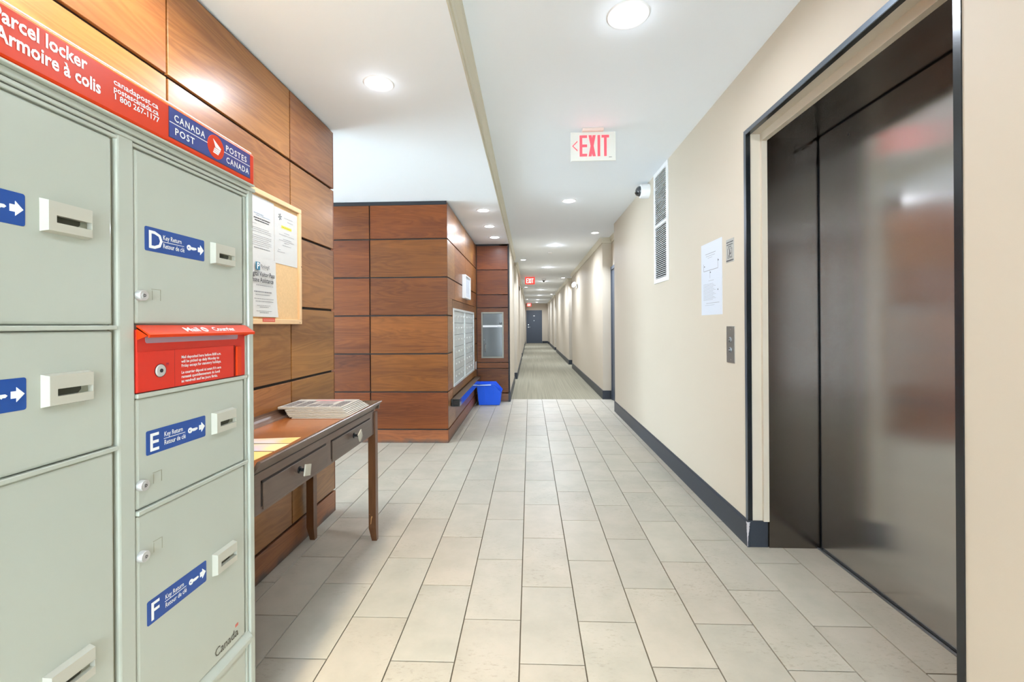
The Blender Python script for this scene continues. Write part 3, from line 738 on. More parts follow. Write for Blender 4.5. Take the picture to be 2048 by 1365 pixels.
sg = thing('elevator_warning_sign', (XR, 2.598, 1.54), 'small grey warning plate between the notice and the elevator', 'sign')
plate('plate', [(-0.049, 0), (0.049, 0), (0.049, 0.134), (-0.049, 0.134)], Mx(2.598, 1.540), 0.002, mat('grey_engraved', (168, 168, 162), 0.4), sg)
Ms = Mx(2.598, 1.540, XR - 0.002)
printed('heading_print', Ms, [(-0.042, 0.042, 0.113, 0.009), (-0.040, 0.038, 0.099, 0.008), (-0.022, 0.02, 0.087, 0.007)], M_INK, sg)
printed('footer_print', Ms, [(-0.046, 0.046, 0.007, 0.010)], M_INK, sg)
bm = bmesh.new()
for pts in ([(-0.027, 0.024), (0.027, 0.024), (0.027, 0.026), (-0.027, 0.026)], [(-0.027, 0.078), (0.027, 0.078), (0.027, 0.08), (-0.027, 0.08)], [(-0.027, 0.026), (-0.025, 0.026), (-0.025, 0.078), (-0.027, 0.078)], [(0.025, 0.026), (0.027, 0.026), (0.027, 0.078), (0.025, 0.078)],
            [(-0.012, 0.034), (0.014, 0.050), (0.012, 0.055), (-0.014, 0.038)], [(-0.006, 0.048), (0.001, 0.046), (0.004, 0.066), (-0.003, 0.068)], [(-0.016, 0.030), (0.018, 0.030), (0.018, 0.033), (-0.016, 0.033)]):
    poly(bm, pts, Ms, 0.0006)
poly(bm, circle(-0.002, 0.071, 0.004, 10), Ms, 0.0006)
finish('pictogram', bm, M_INK, sg)

# vent grille
GY0, GY1, GZ0, GZ1 = 3.716, 4.118, 1.552, 2.552
vg = thing('vent_grille', (XR, (GY0 + GY1) / 2, GZ0), 'tall white louvred air vent on the beige wall', 'vent')
fw = 0.038
bm = bmesh.new()
for (a, b, c, d) in ((GY0, GY0 + fw, GZ0, GZ1), (GY1 - fw, GY1, GZ0, GZ1), (GY0 + fw, GY1 - fw, GZ0, GZ0 + fw), (GY0 + fw, GY1 - fw, GZ1 - fw, GZ1)):
    abox(bm, XR - 0.012, XR, a, b, c, d, 0.002)
finish('frame', bm, M_WHITE, vg)
box('backing', XR - 0.002, XR - 0.0005, GY0 + fw, GY1 - fw, GZ0 + fw, GZ1 - fw, mat('vent_shadow', (48, 48, 50), 0.9), vg)
zm = 2.062
box('mid_rail', XR - 0.012, XR - 0.001, GY0 + fw, GY1 - fw, zm - 0.012, zm + 0.012, M_WHITE, vg, 0.001)
bm = bmesh.new()
vv = [bm.verts.new(p) for p in ((0, GY0 + fw, -0.0008), (-0.009, GY0 + fw, -0.0026), (-0.009, GY0 + fw, 0.0016), (0, GY0 + fw, 0.0012), (0, GY1 - fw, -0.0008), (-0.009, GY1 - fw, -0.0026), (-0.009, GY1 - fw, 0.0016), (0, GY1 - fw, 0.0012))]
for f in ((0, 1, 2, 3), (7, 6, 5, 4), (0, 4, 5, 1), (1, 5, 6, 2), (2, 6, 7, 3), (3, 7, 4, 0)): bm.faces.new([vv[i] for i in f])
bmesh.ops.recalc_face_normals(bm, faces=bm.faces)
sl = bpy.data.meshes.new('slat'); bm.to_mesh(sl); bm.free(); sl.materials.append(M_WHITE)
for z0, z1 in ((GZ0 + fw, zm - 0.012), (zm + 0.012, GZ1 - fw)):
    n = int((z1 - z0) / 0.0165)
    for k in range(n):
        setup(bpy.data.objects.new('slat', sl), (XR - 0.002, 0, z0 + (k + 0.5) * (z1 - z0) / n), vg)

# dome camera
dc = thing('dome_camera', (XR, 4.33, 2.47), 'white dome security camera high on the beige wall', 'camera')
Md = frame_mat((XR, 4.33, 2.472), *AX['-x'])
lathed('housing', [(0.070, 0), (0.070, 0.055), (0.066, 0.078), (0.052, 0.084)], Md, M_WHITE, dc, 36)
prof = [(0.050 * math.cos(a), 0.084 + 0.042 * math.sin(a)) for a in [math.radians(q) for q in (0, 15, 30, 45, 60, 75, 88)]]
lathed('dome', prof, Md, M_DOME, dc, 28)
lathed('lens_barrel', [(0.017, 0.0), (0.017, 0.022), (0.012, 0.024)], Md @ Matrix.Translation((0.018, -0.020, 0.108)) @ Matrix.Rotation(0.5, 4, 'X'), mat('lens_black', (38, 38, 40), 0.15), dc, 16)

# exit signs
def letter(bm, ch, M, x, y, w, h, s):
    P = {'E': [[(0, 0), (s, 0), (s, h), (0, h)], [(s, h - s), (w, h - s), (w, h), (s, h)], [(s, 0), (w, 0), (w, s), (s, s)], [(s, h / 2 - s / 2), (w, h / 2 - s / 2), (w, h / 2 + s / 2), (s, h / 2 + s / 2)]],
         'X': [[(0, 0), (s * 1.15, 0), (w, h), (w - s * 1.15, h)], [(w - s * 1.15, 0), (w, 0), (s * 1.15, h), (0, h)]],
         'I': [[(w / 2 - s / 2, 0), (w / 2 + s / 2, 0), (w / 2 + s / 2, h), (w / 2 - s / 2, h)]],
         'T': [[(w / 2 - s / 2, 0), (w / 2 + s / 2, 0), (w / 2 + s / 2, h - s), (w / 2 - s / 2, h - s)], [(0, h - s), (w, h - s), (w, h), (0, h)]]}[ch]
    for k, pts in enumerate(P): poly(bm, [(x + a, y + b) for a, b in pts], M, 0.001 + 0.0003 * k)
ex = thing('exit_sign', (0.452, 3.12, ZR), 'clear panel exit sign with red letters and left arrow hanging from the ceiling', 'exit sign')
box('panel', 0.298, 0.609, 3.120, 3.128, 2.333, 2.534, M_EXITP, ex, 0.001)
box('edge_light', 0.2965, 0.2985, 3.119, 3.129, 2.325, 2.534, mat('lit_acrylic_edge', (240, 244, 240), 0.3), ex)
box('housing', 0.376, 0.524, 3.096, 3.150, 2.534, 2.556, M_EXITH, ex, 0.004, 2)
Me = frame_mat((0, 3.120, 0), *AX['-y'])
for ch, x, w in (('E', 0.358, 0.052), ('X', 0.420, 0.050), ('I', 0.480, 0.024), ('T', 0.511, 0.052)):
    bm = bmesh.new(); letter(bm, ch, Me, x, 2.364, w, 0.148, 0.0185); finish('letter', bm, M_EXITR, ex)
bm = bmesh.new()
poly(bm, [(0.306, 2.438), (0.314, 2.438), (0.343, 2.465), (0.343, 2.476)], Me, 0.001); poly(bm, [(0.306, 2.438), (0.343, 2.400), (0.343, 2.411), (0.314, 2.438)], Me, 0.001)
finish('arrow', bm, M_EXITR, ex)
printed('maker_mark', frame_mat((0, 3.1195, 0), *AX['-y']), [(0.561, 0.582, 2.355, 0.006)], M_INK, ex, 0.001)
for (x, y, lb) in ((0.015, 12.58, 'red lit exit sign hanging midway down the corridor'), (-0.03, 27.8, 'small red lit exit sign by the far door')):
    e2 = thing('exit_sign', (x, y, ZR), lb, 'exit sign')
    box('housing', x - 0.14, x + 0.14, y, y + 0.045, 2.338, 2.540, M_EXITB, e2, 0.004)
    box('mount', x - 0.05, x + 0.05, y + 0.005, y + 0.04, 2.540, ZR, M_EXITH, e2)
    Mq = frame_mat((x, y, 0), *AX['-y'])
    for ch, dx, w in (('E', -0.102, 0.052), ('X', -0.042, 0.052), ('I', 0.016, 0.024), ('T', 0.048, 0.054)):
        bm = bmesh.new(); letter(bm, ch, Mq, dx, 2.372, w, 0.13, 0.014); finish('letter', bm, M_EXITW, e2)

# corridor ceiling and wall fittings
dcm = thing('ceiling_camera', (0.43, 13.3, ZR), 'white ceiling camera beside the red corridor exit sign', 'camera')
Mc = Matrix.Translation((0.43, 13.3, ZR)) @ Matrix.Rotation(math.pi, 4, 'X')
lathed('base', [(0.07, 0), (0.07, 0.03), (0.06, 0.045)], Mc, M_WHITE, dcm, 20)
lathed('dome', [(0.045 * math.cos(math.radians(a)), 0.045 + 0.045 * math.sin(math.radians(a))) for a in (0, 25, 50, 75, 88)], Mc, M_DOME, dcm, 16)
sd = thing('smoke_detector', (0.40, 8.4, ZR), 'flat white smoke detector on the corridor ceiling', 'smoke detector')
Mc = Matrix.Translation((0.40, 8.4, ZR)) @ Matrix.Rotation(math.pi, 4, 'X')
lathed('base', [(0.055, 0), (0.055, 0.008)], Mc, M_RING, sd, 20)
lathed('cover', [(0.045, 0.008), (0.04, 0.02), (0.02, 0.024)], Mc, M_RING, sd, 20)
em = thing('emergency_light', (XR, 10.8, 2.13), 'white twin head emergency lamp on the right corridor wall', 'emergency light')
box('bracket', XR - 0.02, XR, 10.68, 10.92, 2.07, 2.14, M_WHITE, em, 0.004)
for y in (10.70, 10.90):
    M4 = Matrix.Translation((XR - 0.03, y, 2.15)) @ Matrix.Rotation(math.radians(-90), 4, 'Y') @ Matrix.Rotation(math.radians(40), 4, 'X')
    lathed('lamp_head', [(0.025, 0), (0.055, 0.05), (0.058, 0.075), (0.045, 0.078)], M4, M_WHITE, em, 20)
hb = thing('wall_horn', (-0.285, 12.3, 2.14), 'small dark box high on the left corridor wall', 'alarm')
box('body', -0.285, -0.265, 12.24, 12.36, 2.14, 2.26, mat('dark_brown_plastic', (92, 76, 58), 0.5), hb, 0.004)
box('cover', -0.265, -0.259, 12.26, 12.34, 2.16, 2.24, mat('dark_brown_plastic2', (70, 58, 46), 0.5), hb, 0.003)

# ------------------------------------------------------------------ doors
def frame_y(bm, x0, x1, y0, y1, z, w):
    abox(bm, x0, x1, y0, y0 + w, 0, z); abox(bm, x0, x1, y1 - w, y1, 0, z); abox(bm, x0, x1, y0 + w, y1 - w, z - w, z)
dn = 2
for side, ys in ((1, ((6.10, 7.03), (12.17, 13.13), (19.52, 20.47), (26.22, 27.07))), (-1, ((9.01, 9.68), (15.47, 16.42), (23.22, 24.17)))):
    for a, b in ys:
        xw = XC if side > 0 else -0.46
        x1 = xw - side * 0.022
        bm = bmesh.new(); frame_y(bm, min(xw, x1), max(xw, x1), a, b, 2.09, 0.05)
        d = finish('door_%d' % dn, bm, M_DOOR)
        tag(d, 'dark slate apartment door in a recess on the %s of the corridor' % ('right' if side > 0 else 'left'), 'door', kind='structure')
        box('door_leaf', min(xw, xw - side * 0.010), max(xw, xw - side * 0.010), a + 0.05, b - 0.05, 0.008, 2.04, M_DOOR, d)
        dn += 1
bm = bmesh.new()
for (a, b, c, d2) in ((-0.215, -0.145, 0, 2.12), (0.712, 0.790, 0, 2.12), (-0.145, 0.712, 2.04, 2.12)): abox(bm, a, b, YEND - 0.02, YEND, c, d2)
fd = tag(finish('door_1', bm, M_DOOR), 'dark slate door at the far end of the corridor', 'door', kind='structure')
box('door_leaf', -0.145, 0.712, YEND - 0.008, YEND, 0.01, 2.04, M_DOOR, fd)
Mf = frame_mat((0, YEND - 0.008, 0), *AX['-y'])
plate('number_plate', [(0.283 + 0.055 * math.cos(a * math.pi / 10), 1.76 + 0.032 * math.sin(a * math.pi / 10)) for a in range(20)], Mf, 0.004, M_WHITE, fd)
lathed('peephole', [(0.022, 0), (0.018, 0.006)], frame_mat((0.28, YEND - 0.008, 1.455), *AX['-y']), M_CHROME, fd, 16)
lathed('deadbolt', [(0.032, 0), (0.028, 0.012)], frame_mat((-0.08, YEND - 0.008, 1.19), *AX['-y']), M_CHROME, fd, 16)
lathed('handle_rose', [(0.034, 0), (0.03, 0.012)], frame_mat((-0.08, YEND - 0.008, 1.04), *AX['-y']), M_CHROME, fd, 16)
box('lever', -0.09, 0.04, YEND - 0.06, YEND - 0.045, 1.03, 1.05, M_CHROME, fd, 0.004)

# ------------------------------------------------------------------ parcel locker
XF = -0.845
LY0, LY1 = 0.462, 1.317
pl = thing('parcel_locker', (-1.05, 0.89, 0), 'tall pale green grey parcel locker with red sign beside the table', 'parcel locker')
MX = lambda y, z, x=XF: frame_mat((x, y, z), *AX['+x'])
box('body', -1.248, XF - 0.014, LY0, LY1, 0.0, 1.606, M_CAB, pl, 0.003)
# front frame: outer stiles, centre post and rails
bm = bmesh.new(); abox(bm, XF - 0.014, XF + 0.004, 1.294, LY1, 0.0, 1.606, 0.004, 2); finish('side_stile', bm, M_CAB, pl)
box('inner_stile', XF - 0.014, XF - 0.003, 1.2835, 1.2925, 0.0, 1.60, M_CAB, pl, 0.0015)
bm = bmesh.new(); abox(bm, XF - 0.014, XF + 0.004, LY0, 0.486, 0.0, 1.606, 0.004, 2); finish('side_stile', bm, M_CAB, pl)
bm = bmesh.new(); abox(bm, XF - 0.014, XF + 0.001, 0.8735, 0.9155, 0.0, 1.600, 0.006, 3); finish('centre_post', bm, M_CAB, pl)
box('post_gap', XF - 0.014, XF - 0.009, 0.866, 0.8735, 0.0, 1.60, M_CABD, pl)
for z0, z1, dx in ((1.594, 1.606, 0.010), (1.5835, 1.5925, 0.004), (1.574, 1.582, 0.0)):
    box('head_rail', XF - 0.014, XF + dx, 0.486, 1.294 if dx < 0.01 else LY1 + 0.004, z0, z1, M_CAB, pl, 0.0015)
box('head_gap', XF - 0.014, XF - 0.008, 0.486, 1.294, 1.568, 1.60, M_CABD, pl)
for z in (1.1855, 0.9395):
    box('shelf_rail', XF - 0.014, XF + 0.005, 0.487, 0.8705, z - 0.0045, z + 0.0045, M_CAB, pl, 0.0015)
for z in (1.0375, 0.785):
    box('shelf_rail', XF - 0.014, XF + 0.005, 0.9155, 1.2855, z - 0.0055, z + 0.0045, M_CAB, pl, 0.0015)
bm = bmesh.new()
A = [(XF - 0.014, 0.246), (XF + 0.010, 0.246), (XF + 0.010, 0.258), (XF + 0.008, 0.262), (XF - 0.006, 0.278), (XF - 0.014, 0.278)]
extrude_profile('base_rail', A, 'y', 0.487, 1.293, M_CAB, pl)
bm.free()
box('base_panel', XF - 0.014, XF - 0.006, 0.487, 1.283, 0.02, 0.244, M_CAB, pl, 0.001)

KEY = [(0.0, 0)]
def key_icon(bm, M, x, y, s):
    pts = []
    for a in range(30, 331, 20):
        pts.append((x + s * 0.30 + s * 0.30 * math.cos(math.radians(a)), y + s * 0.30 * math.sin(math.radians(a))))
    shaft = [(1.25, -0.13), (1.38, 0.0), (1.25, 0.12), (0.56, 0.12)]
    teeth = [(0.70, -0.13), (0.74, -0.20), (0.80, -0.13), (0.88, -0.20), (0.94, -0.13), (1.02, -0.20), (1.08, -0.13)]
    pts = pts[::1] + [(x + s * a, y + s * b) for a, b in teeth] + [(x + s * a, y + s * b) for a, b in shaft]
    poly(bm, pts, M, 0.0008)
    return
def arrow_icon(bm, M, x, y, s):
    poly(bm, [(x + s * a, y + s * b) for a, b in ((0, -0.30), (0.40, -0.30), (0.40, -0.62), (1.0, 0.0), (0.40, 0.62), (0.40, 0.30), (0, 0.30))], M, 0.0008)

def locker_door(y0, y1, z0, z1, letter_, sy, sz, lock_z, out_of_view=False):
    bm = bmesh.new(); abox(bm, XF - 0.013, XF, y0, y1, z0, z1, 0.006, 3)
    d = finish('locker_door', bm, M_CAB, pl)
    # key return sticker and slot
    Mk = MX(sy, sz)
    plate('key_sticker', rrect(0, 0.178, -0.027, 0.027, 0.004), Mk, 0.0007, M_BLUE, d)
    Mk2 = MX(sy, sz, XF + 0.0007)
    if letter_:
        text('sticker_letter', [(letter_, 0.056, (0.006, -0.0195), dict(bold=0.0008))], Mk2, M_PRINT, d)
        text('sticker_print', [('Key Return', 0.0155, (0.047, 0.0045), dict(bold=0.0002, width=0.054)), ('Retour de clé', 0.0155, (0.047, -0.0145), dict(bold=0.0002, width=0.063))], Mk2, M_PRINT, d)
        plate('sticker_rule', [(0.047, -0.0008), (0.110, -0.0008), (0.110, 0.0004), (0.047, 0.0004)], Mk2, 0.0006, M_PRINT, d)
    bm = bmesh.new(); key_icon(bm, Mk2, 0.119, 0.0, 0.023); arrow_icon(bm, Mk2, 0.1555, 0.0, 0.0195); finish('sticker_symbols', bm, M_PRINT, d)
    plate('key_eye', circle(0.119 + 0.0045, 0.0, 0.0016, 10), MX(sy, sz, XF + 0.0016), 0.0003, M_BLUE, d)
    # cast slot: body with a sunk opening
    a0, a1, b0, b1 = sy + 0.200, sy + 0.283, sz - 0.0295, sz + 0.0285
    h0, h1, g0, g1 = sy + 0.216, sy + 0.279, sz - 0.0115, sz + 0.0015
    bm = bmesh.new(); xo = XF + 0.014
    ring_o = [(a0, b0), (a1, b0), (a1, b1), (a0, b1)]; ring_i = [(h0, g0), (h1, g0), (h1, g1), (h0, g1)]
    vb = [bm.verts.new((XF, y, z)) for y, z in ring_o]
    vo = [bm.verts.new((xo, y + (0.003 if y == a0 else -0.003), z + (0.003 if z == b0 else -0.003))) for y, z in ring_o]
    vi = [bm.verts.new((xo, y, z)) for y, z in ring_i]
    vd = [bm.verts.new((xo - 0.011, y, z)) for y, z in ring_i]
    for k in range(4):
        n_ = (k + 1) % 4
        bm.faces.new((vb[k], vb[n_], vo[n_], vo[k])); bm.faces.new((vo[k], vo[n_], vi[n_], vi[k])); bm.faces.new((vi[k], vi[n_], vd[n_], vd[k]))
    sl_ = finish('key_slot', bm, M_SLOT, d)
    plate('slot_opening', [(0, 0), (0.044, 0), (0.050, 0.006), (0.050, 0.013), (0, 0.013)], MX(h0, g0, xo - 0.0108), 0.0004, M_DARKSLOT, d)
    plate('slot_cheek', [(0.044, 0), (0.063, 0), (0.063, 0.013), (0.050, 0.013), (0.050, 0.006)], MX(h0, g0, xo - 0.0108), 0.0004, M_CABD, d)
    # lock cylinder with its embossed square
    if lock_z:
        ly = y0 + 0.0095
        lathed('lock_cylinder', [(0.0118, 0), (0.0118, 0.0100), (0.0108, 0.0115), (0.0062, 0.0113), (0.0062, 0.0120)], MX(ly, lock_z), M_STEELK, d, 24)
        text('lock_mark', [('D', 0.0085, (-0.0028, -0.003), dict(bold=0.0003))], MX(ly, lock_z, XF + 0.0118), M_INK, d)
        bm = bmesh.new()
        for pts in ([(0.040, -0.012), (0.0415, -0.012), (0.0415, 0.014), (0.040, 0.014)], [(0.017, 0.0125), (0.040, 0.0125), (0.040, 0.014), (0.017, 0.014)], [(0.018, -0.011), (0.019, -0.011), (0.019, 0.010), (0.018, 0.010)]):
            poly(bm, pts, MX(y0 + 0.024, lock_z + 0.003), 0.0004)
        finish('embossed_square', bm, M_CABD, d)
    return d
DR0, DR1 = 0.9165, 1.2745
DL0, DL1 = 0.4885, 0.8655
dD = locker_door(DR0, DR1, 1.1925, 1.571, 'D', 0.940, 1.383, 1.255)
dE = locker_door(DR0, DR1, 0.7905, 1.0315, 'E', 0.940, 0.929, 0.843)
dF = locker_door(DR0, DR1, 0.2795, 0.7785, 'F', 0.940, 0.5525, 0.689)
locker_door(DL0, DL1, 1.191, 1.571, None, 0.531, 1.383, None)
locker_door(DL0, DL1, 0.945, 1.180, None, 0.531, 1.0765, None)
locker_door(DL0, DL1, 0.2795, 0.934, None, 0.531, 0.5525, None)
text('wordmark', [('Canad', 0.034, (0, 0), dict(width=0.076, bold=0.0001)), ('a', 0.034, (0.0785, 0), dict(width=0.0155, bold=0.0001))], MX(1.147, 0.300), mat('wordmark_ink', (70, 66, 54), 0.5), dF)
bm = bmesh.new()
for k in range(3):
    poly(bm, [(0.083 + k * 0.0045, 0.0265), (0.086 + k * 0.0045, 0.0265), (0.086 + k * 0.0045, 0.0345), (0.083 + k * 0.0045, 0.0345)], MX(1.147, 0.300), 0.0006)
finish('wordmark_flag', bm, mat('flag_red', (214, 110, 96), 0.5), dF)

# red mail slot unit
bm = bmesh.new(); abox(bm, XF - 0.013, XF + 0.001, DR0, 1.2795, 1.043, 1.181, 0.002)
mbx = finish('mail_deposit_box', bm, M_REDBOX, pl)
box('access_door', XF + 0.001, XF + 0.003, DR0 + 0.001, 1.2265, 1.0445, 1.1325, M_REDBOX, mbx, 0.0006)
box('hinge_recess', XF + 0.001, XF + 0.0022, 1.2295, 1.2335, 1.045, 1.133, mat('red_shadow', (120, 22, 18), 0.4), mbx)
box('hinge_bar', XF + 0.001, XF + 0.007, 1.2345, 1.2555, 1.045, 1.130, M_RED, mbx, 0.002)
plate('door_seam', [(0, 0), (0.0008, 0), (0.0008, 0.088), (0, 0.088)], MX(1.0165, 1.0445, XF + 0.003), 0.0002, mat('red_seam', (150, 40, 34), 0.4), mbx)
plate('slot_mouth', rrect(0.022, 0.330, 0.0, 0.022, 0.006), MX(DR0, 1.1505, XF + 0.001), 0.0006, mat('slot_mouth_grey', (176, 150, 165), 0.3), mbx)
lk = lathed('lock', [(0.0145, 0), (0.0145, 0.001), (0.0125, 0.003)], MX(0.9755, 1.087, XF + 0.003), M_STEELK, mbx, 24)
lathed('lock_ring', [(0.0155, 0), (0.0155, 0.0012)], MX(0.9755, 1.087, XF + 0.003), mat('lock_ring_dark', (80, 20, 20), 0.4), mbx, 24)
lathed('keyhole', [(0.0045, 0), (0.0045, 0.0008)], MX(0.9755, 1.087, XF + 0.0062), M_INK, mbx, 12)
text('scribble', [('M', 0.010, (0, 0))], MX(0.991, 1.097, XF + 0.0032), mat('scribble_ink', (110, 30, 80), 0.5), mbx)
L1 = ['Mail deposited here before 8:00 a.m.', 'will be picked up daily Monday to', 'Friday except for statutory holidays.']
L2 = ['Le courrier déposé ici avant 8 h sera', 'ramassé quotidiennement du lundi', 'au vendredi sauf les jours fériés.']
items = [(s, 0.0098, (0, 0.0515 - 0.0105 * k), dict(width=w, bold=0.00018)) for k, (s, w) in enumerate(zip(L1, (0.137, 0.130, 0.137)))]
items += [(s, 0.0098, (0, 0.0145 - 0.0105 * k), dict(width=w, bold=0.00018)) for k, (s, w) in enumerate(zip(L2, (0.137, 0.132, 0.124)))]
text('notice_print', items, MX(1.036, 1.0585, XF + 0.003), M_PRINT, mbx)
# the flap: a tilted visor over the slot
bm = bmesh.new()
fa, fb = (XF + 0.001, 1.1905), (XF + 0.030, 1.171)
prof = [fa, fb, (fb[0] + 0.002, fb[1] - 0.001), (fb[0] + 0.0005, fb[1] - 0.0075), (fb[0] - 0.003, fb[1] - 0.0075), (fb[0] - 0.003, fb[1] - 0.004), (XF + 0.001, 1.183)]
extrude_profile('flap', prof, 'y', DR0 + 0.0005, 1.2795, M_RED, pl)
bm.free()
bm = bmesh.new()
for y in (DR0 + 0.0005, 1.2765):
    a = [bm.verts.new((x, y, z)) for x, z in ((XF + 0.001, 1.187), (XF + 0.028, 1.168), (XF + 0.001, 1.158))]
    b = [bm.verts.new((x, y + 0.003, z)) for x, z in ((XF + 0.001, 1.187), (XF + 0.028, 1.168), (XF + 0.001, 1.158))]
    bm.faces.new(a); bm.faces.new(b[::-1])
    for k in range(3): bm.faces.new((a[k], a[(k + 1) % 3], b[(k + 1) % 3], b[k]))
finish('flap_cheek', bm, M_RED, pl)
sl_d = Vector((fb[0] - fa[0], 0, fb[1] - fa[1])).normalized()
Mfl = frame_mat((fa[0], DR0, fa[1]), (0, 1, 0), tuple(-sl_d))
text('flap_print', [('Mail', 0.024, (0.111, -0.028), dict(width=0.046, bold=0.0006)), ('Courrier', 0.024, (0.206, -0.028), dict(width=0.084, bold=0.0006))], Mfl, M_PRINT, pl)
bm = bmesh.new(); poly(bm, circle(0.178, -0.020, 0.0095, 20), Mfl, 0.0008); finish('flap_roundel', bm, M_PRINT, pl)
bm = bmesh.new(); poly(bm, [(0.172, -0.015), (0.184, -0.025), (0.173, -0.024)], Mfl @ Matrix.Translation((0, 0, 0.0009)), 0.0003); finish('flap_bird', bm, M_RED, pl)

# red header sign
XSG = -0.825
bm = bmesh.new(); abox(bm, XF - 0.06, XSG, LY0 - 0.02, 1.302, 1.610, 1.703, 0.008, 3)
hd = finish('header_sign', bm, M_RED, pl)
box('header_top_highlight', XF - 0.058, XSG - 0.006, LY0 - 0.016, 1.297, 1.7025, 1.7080, M_PRINT, pl, 0.002)  # white strip paints the highlight on the sign's top bevel
box('header_bottom_edge', XF - 0.058, XSG + 0.0015, LY0 - 0.018, 1.300, 1.606, 1.611, M_CAB, pl, 0.001)
ML = frame_mat((XSG, 0, 0), *AX['+x'])
plate('logo_field_edge', [(0.983, 1.6235), (1.279, 1.6235), (1.279, 1.6955), (0.983, 1.6955)], ML, 0.0005, M_LBLUED, hd)
plate('logo_field', [(0.985, 1.6255), (1.277, 1.6255), (1.277, 1.6935), (0.985, 1.6935)], ML, 0.0009, M_LBLUE, hd)
ML1 = ML @ Matrix.Translation((0, 0, 0.0009))
bm = bmesh.new(); poly(bm, [(0.985, 1.6590), (1.107, 1.6590), (1.107, 1.6607), (0.985, 1.6607)], ML1, 0.0004); poly(bm, [(1.163, 1.6590), (1.277, 1.6590), (1.277, 1.6607), (1.163, 1.6607)], ML1, 0.0004); finish('logo_rule', bm, M_PRINT, hd)
plate('logo_disc', circle(1.135, 1.6597, 0.0305, 36), ML1, 0.0008, M_RED, hd)
ML2 = ML1 @ Matrix.Translation((0, 0, 0.0008))
bm = bmesh.new()
cx, cy = 1.135, 1.6597
poly(bm, [(cx - 0.0105, cy + 0.0185), (cx + 0.0185, cy + 0.0015), (cx + 0.016, cy - 0.0035), (cx - 0.002, cy - 0.001)], ML2, 0.0005)
for k in range(3): poly(bm, [(cx - 0.006 - 0.002 * k, cy - 0.0030 - 0.005 * k), (cx + 0.0165 - 0.0035 * k, cy - 0.0045 - 0.005 * k), (cx + 0.0135 - 0.003 * k, cy - 0.0085 - 0.005 * k), (cx - 0.007 - 0.002 * k, cy - 0.0066 - 0.005 * k)], ML2, 0.0005)
finish('logo_wing', bm, M_PRINT, hd)
text('logo_print', [('CANADA', 0.0225, (0.997, 1.6665), dict(width=0.098, spacing=1.2, bold=0.0004)), ('POST', 0.0225, (0.999, 1.6355), dict(width=0.060, spacing=1.2, bold=0.0004))], ML1, M_PRINT, hd)
text('logo_print', [('POSTES', 0.0225, (1.172, 1.6655), dict(width=0.088, spacing=1.2, bold=0.0004)), ('CANADA', 0.0225, (1.174, 1.6345), dict(width=0.096, spacing=1.2, bold=0.0004))], ML1, M_PRINT, hd)
text('header_print', [('Parcel locker', 0.034, (0.647, 1.6670), dict(width=0.148, bold=0.0009)), ('Armoire à colis', 0.034, (0.652, 1.6365), dict(width=0.171, bold=0.0009))], ML, M_PRINT, hd)
text('header_contact', [('canadapost.ca', 0.0165, (0.848, 1.6715), dict(width=0.106, bold=0.0003)), ('postescanada.ca', 0.0165, (0.848, 1.6575), dict(width=0.106, bold=0.0003)), ('1 800 267-1177', 0.0165, (0.848, 1.6425), dict(width=0.106, bold=0.0003))], ML, M_PRINT, hd)

# ------------------------------------------------------------------ cork board and its papers
XP = XLW
cbd = thing('cork_board', (XP, 1.93, 1.197), 'pine framed cork board on the panelled wall behind the locker', 'notice board')
CY0, CY1, CZ0, CZ1 = 1.46, 2.357, 1.197, 1.818
bm = bmesh.new()
for r in ((CY0, CY1, CZ0, CZ0 + 0.024), (CY0, CY1, CZ1 - 0.024, CZ1), (CY0, CY0 + 0.024, CZ0 + 0.024, CZ1 - 0.024), (CY1 - 0.024, CY1, CZ0 + 0.024, CZ1 - 0.024)):
    abox(bm, XP, XP + 0.022, r[0], r[1], r[2], r[3], 0.002)
finish('frame', bm, M_PINE, cbd)
box('cork', XP, XP + 0.010, CY0 + 0.02, CY1 - 0.02, CZ0 + 0.02, CZ1 - 0.02, M_CORK, cbd)
for y, z in ((2.352, 1.508), (2.335, 1.205)):
    lathed('screw', [(0.003, 0), (0.002, 0.001)], frame_mat((XP + 0.022, y, z), *AX['+x']), M_INK, cbd, 8)
def sheet(name, y0, y1, z0, z1, label, curl=0.0, x=XP + 0.0105):
    t = thing(name, (x, (y0 + y1) / 2, z0), label, 'paper', 'papers on the cork board')
    bm = bmesh.new(); n = 8; g = []
    for i in range(n + 1):
        row = []
        for j in range(n + 1):
            u, v = i / n, j / n
            lift = 0.0008 + curl * (1 - v) ** 2 * max(0, u - 0.2) + (0.002 * math.sin(u * 5 + v * 3) + 0.002 if curl else 0)
            row.append(bm.verts.new((x + lift, y0 + (y1 - y0) * u + (curl * 0.9 * (1 - v) ** 2 * u), z0 + (z1 - z0) * v)))
        g.append(row)
    for i in range(n):
        for j in range(n): bm.faces.new((g[i][j], g[i + 1][j], g[i + 1][j + 1], g[i][j + 1]))
    o = finish('sheet', bm, M_PAPER, t)
    md = o.modifiers.new('th', 'SOLIDIFY'); md.thickness = 0.0004; md.offset = -1
    return t
sA = sheet('pinned_letter', 1.900, 2.115, 1.505, 1.786, 'white letter with dense paragraphs at the top left of the cork board')
MA = frame_mat((XP + 0.0118, 1.900, 1.505), *AX['+x'])
printed('letterhead_print', MA, [(0.055, 0.13, 0.201, 0.004), (0.07, 0.18, 0.193, 0.003)], mat('pale_blue_print', (150, 175, 205), 0.6), sA)
printed('heading_print', MA, [(0.055, 0.180, 0.178, 0.007), (0.062, 0.172, 0.167, 0.007)], M_INK, sA)
printed('body_print', MA, [(0.045, 0.075 if k in (0,) else 0.19 - 0.02 * (k % 3 == 2), 0.152 - 0.0088 * k, 0.0028) for k in range(12) if k not in (1, 5)], M_INKL, sA)
